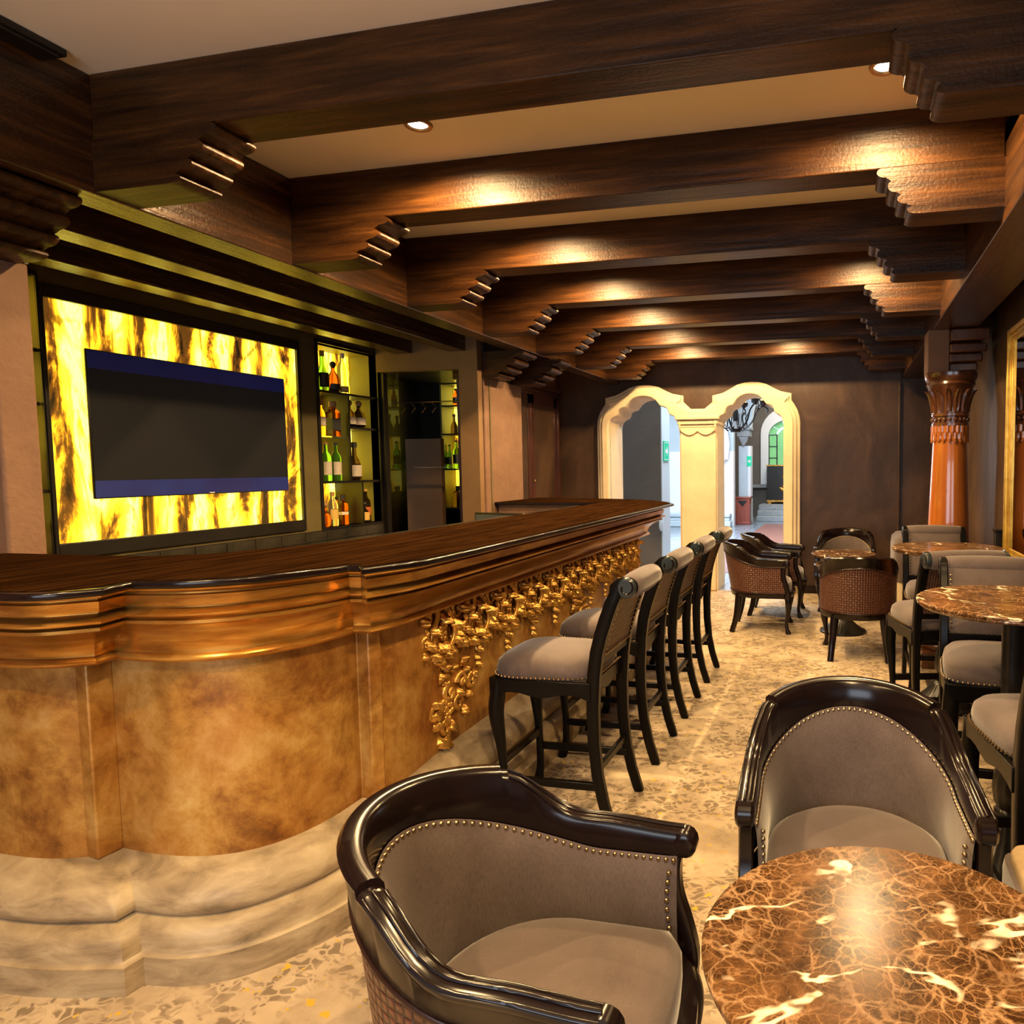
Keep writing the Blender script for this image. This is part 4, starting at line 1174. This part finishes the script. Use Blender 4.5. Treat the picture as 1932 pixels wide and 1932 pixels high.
def make_armchair(label, loc, rotz):
    t = thing('tub_armchair', label, 'armchair', loc, rotz, 'tub armchairs with woven backs')
    ds = [-DM, -DM + 0.02] + [-DM + 0.02 + (2 * DM - 0.04) * k / 60 for k in range(1, 60)] + [DM - 0.02, DM]
    ds = sorted(ds + [-0.2855, -0.2845, 0.2845, 0.2855, -0.30, 0.30])
    # crest and arm rail, closed section
    rows = []
    for d in ds:
        zt, zl = ztop(d), zlow(d) - 0.004
        sec = [(-0.012, zl), (-0.016, zl + 0.01), (-0.016, zt - 0.016), (-0.008, zt - 0.004), (0.006, zt), (0.026, zt - 0.002), (0.036, zt - 0.012), (0.034, zt - 0.022), (0.029, zt - 0.028), (0.027, zl + 0.008), (0.024, zl)]
        rows.append([shell(d, o, z) for o, z in sec])
    MB().grid(rows, True, True).obj('crest_rail', 'lacquer', t, angle=42)
    for nm_, o_, dz_ in (('outer_bead', 0.031, 0.006), ('top_bead', 0.012, -0.0015), ('inner_bead', -0.010, 0.006)):
        MB().tube([shell(d, o_, ztop(d) - dz_) for d in ds if abs(d) > 0.295 and d < 0], 0.0042, 6).obj(nm_, 'lacquer', t, angle=60)
        MB().tube([shell(d, o_, ztop(d) - dz_) for d in ds if abs(d) > 0.295 and d > 0], 0.0042, 6).obj(nm_, 'lacquer', t, angle=60)
    for s in (-1, 1):
        x, y = s * 0.304, DM - DA
        # scrolled arm end and curved front post
        rows = []
        for dx, r in ((-0.026, 0.014), (-0.023, 0.025), (-0.016, 0.031), (0.018, 0.031), (0.025, 0.025), (0.028, 0.014)):
            rows.append([(x + dx, y + 0.004 + r * math.cos(a), 0.680 + r * 1.12 * math.sin(a)) for a in [2 * PI * k / 14 for k in range(14)]])
        MB().grid(rows, True, True).obj('arm_end', 'lacquer', t, angle=40)
        pth = spl([(x, y - 0.012, 0.690), (x, y - 0.030, 0.63), (x, y - 0.028, 0.55), (x, y - 0.004, 0.47), (x, y + 0.012, 0.40), (x * 0.985, y + 0.010, 0.345)], 4)
        MB().tube(pth, 1.0, 8, (0.020, 0.024)).obj('arm_post', 'lacquer', t, angle=50)
        pth = spl([(s * 0.262, 0.262, 0.37), (s * 0.272, 0.275, 0.31), (s * 0.268, 0.272, 0.22), (s * 0.252, 0.255, 0.10), (s * 0.255, 0.262, 0.04), (s * 0.262, 0.275, 0.0)], 4)
        rr = [0.018 + 0.016 * sm(0.14, 0.30, p[2]) + 0.009 * sm(0.06, 0.0, p[2]) for p in pth]
        MB().tube(pth, rr, 10).obj('front_leg', 'lacquer', t, angle=60)
        pth = spl([(s * 0.195, -0.205, 0.37), (s * 0.205, -0.215, 0.26), (s * 0.218, -0.235, 0.13), (s * 0.232, -0.272, 0.0)], 4)
        MB().tube(pth, [0.034 - 0.009 * sm(0.35, 0.05, p[2]) for p in pth], 8, (1.0, 1.0)).obj('rear_leg', 'lacquer', t, angle=60)
    # outer woven skin
    rows, uv = [], []
    nz = 9
    dd = [-DM + 0.012 + (2 * DM - 0.024) * k / 56 for k in range(57)]
    for j in range(nz + 1):
        row = []
        for d in dd:
            z = 0.395 + (zlow(d) + 0.004 - 0.395) * j / nz
            row.append(shell(d, 0.022, z)); uv.append((d, z))
        rows.append(row)
    b = MB(); b.grid(rows, uv=uv); b.obj('woven_shell', 'woven', t, angle=60)
    # piping along the woven edge
    pth = [shell(d, 0.026, zlow(d) - 0.003) for d in dd]
    MB().tube(pth, 0.006, 6).tube([shell(d, 0.025, 0.398) for d in dd], 0.006, 6).obj('piping', 'woven', t, angle=60)
    # inner pad
    rows = []
    for j in range(nz + 1):
        row = []
        for d in dd:
            f = j / nz
            z = 0.42 + (zlow(d) + 0.002 - 0.42) * f
            puff = 0.030 * math.sin(PI * min(1, max(0, f * 0.9 + 0.08))) ** 0.6 * min(1, (DM - abs(d)) / 0.05 + 0.15)
            row.append(shell(d, -0.012 - puff, z))
        rows.append(row)
    MB().grid(rows).obj('inner_pad', 'fabric', t, angle=60)
    nb = MB()
    n = 74
    for k in range(n + 1):
        d = -DM + 0.02 + (2 * DM - 0.04) * k / n
        nb.ball(shell(d, -0.019, zlow(d) - 0.008), 0.0068, 7, 5)
    for s in (-1, 1):
        for k in range(1, 8):
            z = zlow(DM) - 0.008 - 0.023 * k
            p = shell(s * (DM - 0.024 - 0.010 * math.sin(k / 8 * PI)), -0.036, z)
            nb.ball(p, 0.0068, 7, 5)
    o = nb.obj('nailheads', 'brass', t); o['kind'] = 'stuff'
    # seat rail and cushion
    def seatring(off, z, fy=0.31):
        q = [plan(-DM + 0.02 + (2 * DM - 0.04) * k / 40, off) for k in range(41)]
        pts = [(p[0], p[1], z) for p in q]
        xe, ye = pts[-1][0], pts[-1][1]
        for k in range(1, 12):
            a = k / 12
            pts.append((xe * (1 - 2 * a), ye + (fy + off - ye) * (math.sin(PI * a) ** 0.45), z))
        return pts
    MB().grid([seatring(-0.03, 0.345), seatring(0.012, 0.345), seatring(0.022, 0.36), seatring(0.022, 0.390), seatring(0.012, 0.400), seatring(-0.03, 0.400)], True).obj('seat_rail', 'lacquer', t, angle=40)
    def scaled(sv, z):
        r = seatring(-0.035, z, 0.33)
        return [(p[0] * sv, (p[1] - 0.02) * sv + 0.02, z) for p in r]
    MB().grid([scaled(0.99, 0.40), scaled(1.0, 0.43), scaled(1.0, 0.455), scaled(0.97, 0.478), scaled(0.86, 0.497), scaled(0.62, 0.509), scaled(0.3, 0.514), scaled(0.01, 0.515)], True, True).obj('seat', 'fabric', t, angle=60)
    return t
ch0 = make_armchair('front left tub armchair by the bar, seen from its side', (-0.635, 1.355, 0), -PI / 2)
dup(ch0, (0.040, 2.10, 0), PI + math.radians(3), 'tub armchair facing the camera behind the front marble table')
dup(ch0, (0.12, 6.165, 0), 0.04, 'tub armchair with its woven back to the camera at the far low table')
dup(ch0, (-0.79, 7.02, 0), -PI / 2 + 0.03, 'nearer of two tub armchairs side-on before the right archway')
dup(ch0, (-0.715, 7.79, 0), -PI / 2, 'farther of two tub armchairs side-on before the right archway')
dup(ch0, (0.02, 8.18, 0), PI - 0.04, 'tub armchair against the dark far wall facing the camera')

# ---------------------------------------------------------------- tables
def make_table(label, loc, h, r, low=False, tier=False):
    t = thing('marble_table', label, 'table', loc, random.random() * 6, 'round brown marble tables on iron pedestals')
    MB().lathe([(0.001, h - 0.032), (r - 0.03, h - 0.032), (r - 0.012, h - 0.028), (r - 0.003, h - 0.020), (r - 0.004, h - 0.014), (r, h - 0.011), (r, h - 0.005), (r - 0.006, h), (0.001, h)], 72).obj('marble_top', 'marble', t, angle=30)
    b = MB()
    b.lathe([(0.10, h - 0.034), (0.10, h - 0.045), (0.05, h - 0.06), (0.043, h - 0.09), (0.043, 0.52 if not low else 0.40), (0.050, 0.50 if not low else 0.385), (0.043, 0.48 if not low else 0.37), (0.046, 0.40 if not low else 0.33)], 24)
    b.obj('post', 'iron', t)
    z1 = 0.40 if not low else 0.33
    b = MB().lathe([(0.046, z1), (0.060, z1 * 0.86), (0.066, z1 * 0.72), (0.060, z1 * 0.6), (0.045, z1 * 0.52), (0.058, z1 * 0.49), (0.058, z1 * 0.46), (0.045, z1 * 0.43)], 48, mod=lambda a, z: 1 + 0.05 * abs(math.sin(6 * a)))
    b.obj('carved_baluster', 'iron', t, angle=60)
    zb = z1 * 0.43
    b = MB().lathe([(0.05, zb), (0.075, zb - 0.012), (0.085, zb - 0.03), (0.12, zb * 0.55), (0.165, zb * 0.30), (0.195, zb * 0.16)], 96, mod=lambda a, z: 1 + 0.035 * abs(math.sin(14 * a)))
    b.obj('leaf_base', 'iron', t, angle=60)
    MB().lathe([(0.19, zb * 0.17), (0.212, zb * 0.15), (0.22, 0.018), (0.222, 0.0)], 48).obj('foot_ring', 'iron', t)
    if tier:
        MB().lathe([(0.044, h - 0.128), (0.27, h - 0.128), (0.282, h - 0.118), (0.282, h - 0.110), (0.276, h - 0.104), (0.044, h - 0.104)], 60).obj('lower_marble_tier', 'marble', t, angle=30)
    return t
make_table('front low marble table at the bottom right, white veined', (0.092, 1.25, 0), 0.755, 0.340, True)
make_table('nearest high marble table at the right picture edge', (0.665, 3.03, 0), 1.06, 0.372)
make_table('farther high marble table before the orange column', (0.665, 4.93, 0), 1.06, 0.350)
make_table('far low marble table between the armchairs', (0.0, 6.98, 0), 0.765, 0.305, True, True)

# low pouf at the right edge and the skirted bench by the column
pf = thing('pouf', 'low tan topped pouf at the right picture edge', 'pouf', (0.683, 1.868, 0), 0.0)
MB().grid([superring(0.255 * s, 0.205 * s, z, 48, 9) for s, z in ((0.96, 0.03), (1, 0.06), (1, 0.50), (0.985, 0.525))], True, True).obj('body', 'fabric', pf, angle=50)
MB().grid([superring(0.238 * s, 0.188 * s, z, 48, 9) for s, z in ((1, 0.52), (1.0, 0.545), (0.97, 0.558), (0.6, 0.562), (0.02, 0.563))], True, True).obj('top_pad', 'tan', pf, angle=60)
bn = thing('skirted_bench', 'grey padded bench with cream skirt behind the high stools', 'bench', (0.66, 6.95, 0))
MB().grid([superring(0.20 * s, 0.32 * s, z, 64, 7) for s, z in ((1.0, 0.0), (0.985, 0.3), (0.97, 0.56))], True, True).obj('skirt', 'skirt', bn, angle=40)
MB().grid([superring(0.22 * s, 0.34 * s, z, 40, 5) for s, z in ((0.97, 0.55), (1, 0.60), (1, 0.86), (0.96, 0.93), (0.8, 0.965), (0.4, 0.975), (0.02, 0.977))], True, True).obj('pad', 'fabric', bn, angle=60)

# ---------------------------------------------------------------- column, mirror
cl = thing('carved_column', 'tapering polished orange wooden column with dark carved capital', 'column', (0.815, 6.0, 0))
MB().lathe([(0.178, 0.25), (0.172, 0.6), (0.155, 1.12), (0.140, 1.5), (0.128, 1.80), (0.1265, 1.815)], 40).obj('shaft', 'column', cl)
MB().box(-0.21, 0.21, -0.21, 0.21, 0, 0.14).lathe([(0.205, 0.14), (0.215, 0.17), (0.20, 0.20), (0.185, 0.22), (0.19, 0.25), (0.15, 0.26)], 32).obj('pedestal', 'capital', cl, bevel=0.006)
b = MB().lathe([(0.1265, 1.79), (0.131, 1.80), (0.130, 1.90)], 40)
b.obj('necking', 'column', cl)
def scale_leaf():
    rows = []
    for i in range(6):
        t_ = i / 5
        w = 0.021 * (1 if t_ < 0.6 else math.sqrt(max(0.03, 1 - ((t_ - 0.6) / 0.4) ** 2)))
        rows.append([(0.0, -w, -0.075 * t_), (0.012, -w * 0.4, -0.075 * t_), (0.014, w * 0.4, -0.075 * t_), (0.0, w, -0.075 * t_)])
    return MB().grid(rows).mesh('scale_leaf', 'column', True, 60)
SL = scale_leaf()
for r in range(2):
    for k in range(20):
        a = 2 * PI * (k + 0.5 * r) / 20
        put(SL, 'scale_leaf', (0.130 * math.cos(a), 0.130 * math.sin(a), 1.905 - 0.055 * r), (0, 0, a), 1, cl)
MB().lathe([(0.131, 1.90), (0.140, 1.905), (0.140, 1.925), (0.132, 1.93), (0.132, 1.975), (0.142, 1.98), (0.142, 2.0), (0.134, 2.005)], 40).obj('collar', 'capital', cl)
BD = MB().ball((0, 0, 0), 0.012, 8, 6, (1, 1, 1.5)).mesh('bead', 'capital')
for k in range(22):
    a = 2 * PI * k / 22
    put(BD, 'bead', (0.136 * math.cos(a), 0.136 * math.sin(a), 1.953), (0, 0, a), 1, cl)
MB().lathe([(0.134, 2.005), (0.138, 2.06), (0.150, 2.14), (0.170, 2.20), (0.176, 2.21)], 40).obj('bell', 'capital', cl)
def acanthus():
    rows = []
    for i in range(8):
        t_ = i / 7
        w = 0.030 * (0.75 + 0.5 * math.sin(PI * t_)) * (1 - 0.35 * t_)
        o = 0.004 + 0.010 * t_ + 0.022 * max(0, t_ - 0.7)
        rr = 0.134 + 0.042 * t_ ** 2
        z = 2.01 + 0.185 * t_ - 0.10 * max(0, t_ - 0.86)
        rows.append([(rr + o * 0.2, -w, z), (rr + o + 0.006, -w * 0.5, z), (rr + o - 0.002, 0, z), (rr + o + 0.006, w * 0.5, z), (rr + o * 0.2, w, z)])
    return MB().grid(rows).mesh('acanthus_leaf', 'capital', True, 60)
AL = acanthus()
for k in range(14):
    put(AL, 'acanthus_leaf', (0, 0, 0), (0, 0, 2 * PI * k / 14), 1, cl)
MB().lathe([(0.176, 2.21), (0.186, 2.225), (0.180, 2.245), (0.190, 2.26), (0.198, 2.285), (0.198, 2.315), (0.10, 2.316)], 40).obj('abacus_ring', 'capital', cl)
MB().box(-0.19, -0.03, -0.14, 0.12, 2.315, 2.64).obj('stone_block', 'stucco', cl, bevel=0.008)
b = MB()
for k, (e, z) in enumerate(((0.16, 2.317), (0.19, 2.385), (0.215, 2.455), (0.23, 2.54))):
    b.box(-0.03, 0.02 + e, -0.12 - 0.03 * k, 0.14, z, z + (0.068 if k < 3 else 0.09))
b.obj('stepped_bracket', 'capital', cl, bevel=0.012)

mi = thing('wall_mirror', 'tall mirror in a gold leaf frame on the right wall', 'mirror')
mx = XW - 0.002
y0, y1, z0, z1 = 3.5, 5.25, 0.95, 2.50
MB().box(mx - 0.02, mx, y0 + 0.06, y1 - 0.06, z0 + 0.06, z1 - 0.06).obj('mirror_glass', 'mirror', mi, smooth=False)
def frame_bar(a, b, c, d):
    bb_ = MB()
    bb_.box(mx - 0.045, mx, a, b, c, d)
    return bb_
w = 0.075
bq = MB()
for k, (i0, i1, dep) in enumerate(((0.0, 0.03, 0.05), (0.03, 0.055, 0.034), (0.055, 0.085, 0.028))):
    bq.box(mx - dep, mx, y0 + i0, y0 + i1, z0 + i0, z1 - i0).box(mx - dep, mx, y1 - i1, y1 - i0, z0 + i0, z1 - i0)
    bq.box(mx - dep, mx, y0 + i1, y1 - i1, z0 + i0, z0 + i1).box(mx - dep, mx, y0 + i1, y1 - i1, z1 - i1, z1 - i0)
bq.obj('frame', 'goldframe', mi, bevel=0.006)

tag(MB().box(1.06, XW, 5.45, 5.50, 0.2, 1.12).box(1.05, XW, 5.44, 5.51, 1.12, 1.135).obj('dark_post', 'blackframe', bevel=0.004), 'short dark post against the wall right of the column', 'post')
pp = tag(MB().tube([(-1.345, 3.07, 0.011), (-1.315, 3.085, 0.011), (-1.285, 3.10, 0.011)], 0.011, 10).obj('paper_roll', 'paper'), 'tiny white paper scrap on the carpet under the nearest stool', 'paper')

# ---------------------------------------------------------------- hall beyond the arches
struct(MB().box(-9, 3, YW + 0.02, 24.5, -0.06, -0.001).obj('floor', 'slate', smooth=False))
tag(MB().box(-2.15, 1.2, 10.6, 19.9, -0.001, 0.004).obj('clay_tile_floor', 'redtile', smooth=False), 'red clay tile walkway seen through the right archway', 'floor tiles')
struct(MB().box(-9, 3, YW + 0.5, 24.5, 5.0, 5.1).obj('ceiling', 'hallwhite', smooth=False))
struct(MB().box(-6.5, -2.84, 11.0, 11.50, 0, 5.0).obj('wall_hall_taupe', 'taupe', smooth=False))
struct(MB().box(-2.84, -2.825, 11.0, 11.52, 0, 5.0).obj('wall_hall_return', 'paleblue', smooth=False))
struct(MB().box(-7, -2.9, 19.0, 19.3, 0, 2.02).obj('wall_hall_white', 'hallwhite', smooth=False))
struct(MB().box(-7, -2.9, 19.05, 19.3, 2.02, 5.0).obj('wall_hall_upper', 'paleblue', smooth=False))
struct(MB().box(-7.1, -6.9, 11.5, 24.5, 0, 5.0).obj('wall_hall_left', 'hallwhite', smooth=False))
struct(MB().box(1.2, 1.4, 9.5, 24.5, 0, 5.0).obj('wall_hall_right', 'taupe', smooth=False))
bs = MB()
for z0, z1, e in ((0, 0.16, 0.30), (0.16, 0.26, 0.22), (0.26, 0.36, 0.26)):
    bs.box(-5.5, -3.05 + e * 0.4, 18.9 - e, 19.0, z0, z1)
struct(bs.obj('baseboard_hall', 'paleblue', bevel=0.02))
# carved white drapery relief
tag(MB().tube([(-3.40, 18.85, 3.3), (-3.36, 18.83, 2.7), (-3.24, 18.82, 2.2), (-3.22, 18.84, 1.75)], [0.16, 0.19, 0.16, 0.13], 10).tube([(-3.20, 18.85, 3.2), (-3.13, 18.82, 2.6), (-3.05, 18.82, 2.2), (-3.07, 18.85, 1.8)], [0.08, 0.10, 0.09, 0.06], 10).obj('stone_relief', 'hallwhite', angle=60), 'white carved stone relief on the bright hall wall', 'sculpture')
# pier with grey capital and pale arch
pcol = thing('hall_pier', 'pale blue grey pier with carved grey capital in the hall', 'pillar')
MB().box(-2.90, -2.64, 20.0, 20.4, 0, 2.18).obj('shaft', 'paleblue', pcol)
MB().box(-2.64, -2.56, 19.98, 20.4, 0, 2.18).obj('lit_edge', 'hallwhite', pcol)  # white slab paints the light along the pier's side as colour
b = MB().box(-2.94, -2.58, 19.9, 20.4, 2.44, 2.62).box(-2.98, -2.54, 19.86, 20.4, 2.62, 2.70)
b.prism([(-2.90, 2.44), (-2.62, 2.44), (-2.66, 2.30), (-2.76, 2.16), (-2.84, 2.30)], 1, 19.92, 20.0)
b.obj('capital', 'greystone', pcol, bevel=0.01)
ar = [(-2.98, 2.70), (-2.56, 2.70)] + [(-0.9 - 1.66 * math.cos(a), 2.70 + 1.9 * math.sin(a)) for a in [PI / 2 * k / 12 for k in range(1, 13)]] + [(-0.9 + 1.66 * math.sin(a), 2.70 + 1.9 * math.cos(a)) for a in [PI / 2 * k / 6 for k in range(1, 7)]] + [(1.2, 2.7), (1.2, 5.0), (-2.98, 5.0)]
plate('arch_spandrel', [ar], 20.0, 20.4, 'paleblue', pcol)
ex = thing('exit_sign', 'green exit sign with white arrow on the pale hall return', 'sign', (-2.822, 11.25, 1.86), 0)
MB().box(0, 0.012, -0.17, 0.17, -0.16, 0.16).obj('sign_plate', 'exitgreen', ex, smooth=False)
MB().prism([(-0.09, -0.03), (0.01, -0.03), (0.01, -0.085), (0.10, 0.0), (0.01, 0.085), (0.01, 0.03), (-0.09, 0.03)], 0, 0.012, 0.016).obj('arrow', 'white', ex, smooth=False)
b = MB().box(0.012, 0.015, -0.16, 0.16, 0.13, 0.142).box(0.012, 0.015, -0.16, 0.16, -0.142, -0.13).box(0.012, 0.015, -0.16, -0.15, -0.142, 0.142).box(0.012, 0.015, 0.15, 0.16, -0.142, 0.142)
b.obj('border', 'white', ex, smooth=False)
ex2 = thing('exit_sign', 'small green exit sign on the distant pier', 'sign', (-2.60, 19.97, 1.75), 0)
MB().box(-0.07, 0.07, 0, 0.01, -0.14, 0.14).obj('sign_plate', 'exitgreen', ex2, smooth=False)
MB().prism([(-0.045, -0.02), (0.0, -0.02), (0.0, -0.06), (0.05, 0.0), (0.0, 0.06), (0.0, 0.02), (-0.045, 0.02)], 1, -0.004, 0).obj('arrow', 'white', ex2, smooth=False)
# far wall, window, steps, cabinet, pedestal
YF = 22.6
def win_out(x, w, z0, zs, zt):
    return [(x - w, z0)] + [(x - w + w * (1 - math.cos(a)), zs + (zt - zs) * math.sin(a)) for a in [PI / 2 * k / 8 for k in range(9)]] + [(x + w - w * (1 - math.sin(a)), zs + (zt - zs) * math.cos(a)) for a in [PI / 2 * k / 8 for k in range(1, 9)]] + [(x + w, z0)]
wx = -1.72
struct(plate('wall_hall_end', [[(-7, 0), (1.4, 0), (1.4, 5), (-7, 5)], list(reversed(win_out(wx, 0.62, 1.50, 2.55, 3.05)))], YF, YF + 0.3, 'taupe'))
w2 = thing('window_2', 'x', 'window')
del w2['label'], w2['category']
struct(w2)
plate('window_frame', [win_out(wx, 0.84, 1.05, 2.62, 3.42), list(reversed(win_out(wx, 0.62, 1.06, 2.55, 3.05)))], YF - 0.08, YF + 0.02, 'hallwhite', w2, 0.015)
def pane_box(x0, x1, z0, z1):
    MB().box(x0, x1, YF + 0.06, YF + 0.08, z0, z1).obj('pane', 'greenglass', w2, smooth=False)
for s in (-1, 1):
    xa, xb = sorted((wx + s * 0.60, wx + s * 0.36))
    for z in (1.52, 1.88, 2.24):
        pane_box(xa, xb, z, z + 0.34)
plate('pane', [[(wx - 0.34, 1.52), (wx + 0.34, 1.52), (wx + 0.34, 2.58), (wx + 0.2, 2.74), (wx, 2.80), (wx - 0.2, 2.74), (wx - 0.34, 2.58)]], YF + 0.06, YF + 0.08, 'greenglass', w2)
for k in range(5):
    a0, a1 = PI * k / 5 + 0.03, PI * (k + 1) / 5 - 0.03
    def pt(a, r): return (wx - math.cos(a) * 0.60 * r, 2.60 + math.sin(a) * 0.44 * r)
    plate('pane', [[pt(a0, 0.62), pt((a0 + a1) / 2, 0.62), pt(a1, 0.62), pt(a1, 1), pt((a0 + a1) / 2, 1.03), pt(a0, 1)]], YF + 0.06, YF + 0.08, 'greenglass', w2)
b = MB()
for x in (-0.60, -0.35, 0.35, 0.60): b.box(wx + x - 0.018, wx + x + 0.018, YF + 0.04, YF + 0.09, 1.5, 2.6)
for z in (1.50, 1.865, 2.225, 2.59): b.box(wx - 0.62, wx - 0.34, YF + 0.04, YF + 0.09, z - 0.014, z + 0.014).box(wx + 0.34, wx + 0.62, YF + 0.04, YF + 0.09, z - 0.014, z + 0.014)
b.obj('glazing_bars', 'blackframe', w2, smooth=False)
struct(MB().box(wx - 1.1, wx + 1.0, YF - 0.18, YF, 0.93, 1.03).obj('trim_2', 'greystone', bevel=0.01))
sp = thing('stone_steps', 'three grey stone steps at the end of the hall', 'steps')
for k in range(3):
    MB().box(-2.50, 1.19, 20.72 + 0.32 * k, YF - 0.005, 0.15 * k, 0.15 * (k + 1)).obj('step', 'greystone', sp, bevel=0.012)
cb = thing('lacquer_cabinet', 'black cabinet with gold ornament under the green window', 'cabinet', (-1.62, 22.2, 0.45))
MB().box(-0.70, 0.70, -0.25, 0.25, 0.12, 1.16).obj('body', 'blackframe', cb, bevel=0.01)
MB().box(-0.72, 0.72, -0.27, 0.27, 1.16, 1.20).obj('gilt_top', 'gilt', cb)
MB().box(-0.70, 0.70, -0.26, 0.26, 0.06, 0.12).box(-0.66, -0.56, -0.25, 0.2, 0, 0.06).box(0.56, 0.66, -0.25, 0.2, 0, 0.06).obj('gilt_foot', 'gilt', cb)
b = MB()
for k, (cx_, cz_, r_, a_, s_) in enumerate(((-0.12, 0.82, 0.12, 0, 1), (0.02, 0.66, 0.12, PI, 1), (-0.16, 0.52, 0.13, PI, 1), (0.10, 0.50, 0.12, 0, -1), (0.10, 0.80, 0.10, PI, -1))):
    b.tube([(q[1], -0.26 - q[0] * 0.3, q[2]) for q in scroll(cx_, cz_, r_, 1.2, a_, s_, 0.0)], [0.036 * (1 - 0.4 * i / 25) for i in range(26)], 6)
b.tube([(-0.30, -0.265, 0.50), (-0.18, -0.268, 0.44), (0.0, -0.268, 0.46), (0.14, -0.265, 0.54)], [0.03, 0.04, 0.04, 0.02], 6)
b.obj('gold_ornament', 'gilt', cb, angle=60)
pd = thing('red_pedestal', 'red wooden pedestal box beside the hall steps', 'pedestal', (-2.73, 19.72, 0))
MB().box(-0.20, 0.20, -0.2, 0.2, 0.06, 0.72).obj('body', 'redwood', pd, bevel=0.006)
MB().box(-0.23, 0.23, -0.23, 0.23, 0.72, 0.77).obj('top_moulding', 'redwood', pd, bevel=0.01)
MB().box(-0.22, 0.22, -0.22, 0.22, 0, 0.07).obj('base_moulding', 'redwood', pd, bevel=0.01)
MB().prism([(-0.13, 0.66), (0.13, 0.66), (0.05, 0.56), (0, 0.50), (-0.05, 0.56)], 1, -0.212, -0.20).obj('inlay', 'iron', pd)
# chandelier
chd = thing('chandelier', 'black wrought iron chandelier with curled arms in the hall', 'chandelier', (-1.98, 13.2, 2.66))
MB().lathe([(0.10, -0.42), (0.13, -0.36), (0.05, -0.22), (0.07, -0.10), (0.03, 0.1), (0.02, 2.4)], 12).obj('stem', 'iron', chd)
for k in range(6):
    a = 2 * PI * k / 6 + 0.35
    ca, sa = math.cos(a), math.sin(a)
    pth = spl([(0.06 * ca, 0.06 * sa, -0.30), (0.20 * ca, 0.20 * sa, -0.34), (0.34 * ca, 0.34 * sa, -0.20), (0.40 * ca, 0.40 * sa, -0.04), (0.52 * ca, 0.52 * sa, 0.06), (0.62 * ca, 0.62 * sa, 0.0), (0.60 * ca, 0.60 * sa, -0.06)], 4)
    am = MB().tube(pth, 0.018, 6).obj('arm', 'iron', chd)
    MB().lathe([(0.02, 0.06), (0.075, 0.10), (0.085, 0.16), (0.06, 0.15)], 10, (0.53 * ca, 0.53 * sa)).obj('cup', 'iron', am)
    MB().ball((0.53 * ca, 0.53 * sa, 0.17), 0.045, 8, 6).obj('candle_light', 'cup', am)
    pth = spl([(0.13 * ca, 0.13 * sa, -0.40), (0.22 * ca, 0.22 * sa, -0.30), (0.20 * ca, 0.20 * sa, -0.16), (0.26 * ca, 0.26 * sa, -0.06)], 4)
    MB().tube(pth, 0.014, 6).obj('leaf_rod', 'iron', chd)
hl = thing('hanging_lamp', 'small white hanging lamp beside the distant window', 'lamp', (-1.30, 20.9, 3.02))
MB().lathe([(0.13, 0), (0.10, 0.22), (0.02, 0.26)], 12).obj('shade', 'shade', hl)
MB().lathe([(0.03, -0.08), (0.05, 0.0), (0.012, 0.26), (0.012, 1.985)], 8).obj('stem', 'iron', hl)
tag(MB().grid([[(-2.825 + d, 10.9 + r * math.cos(a), 0.72 + r * math.sin(a)) for a in [2 * PI * k / 20 for k in range(20)]] for d, r in ((0, 0.13), (0.012, 0.13), (0.02, 0.10), (0.024, 0.001))], True).obj('wall_plaque', 'paleblue', angle=50), 'round pale plaque low on the hall wall behind the bar end', 'plaque')
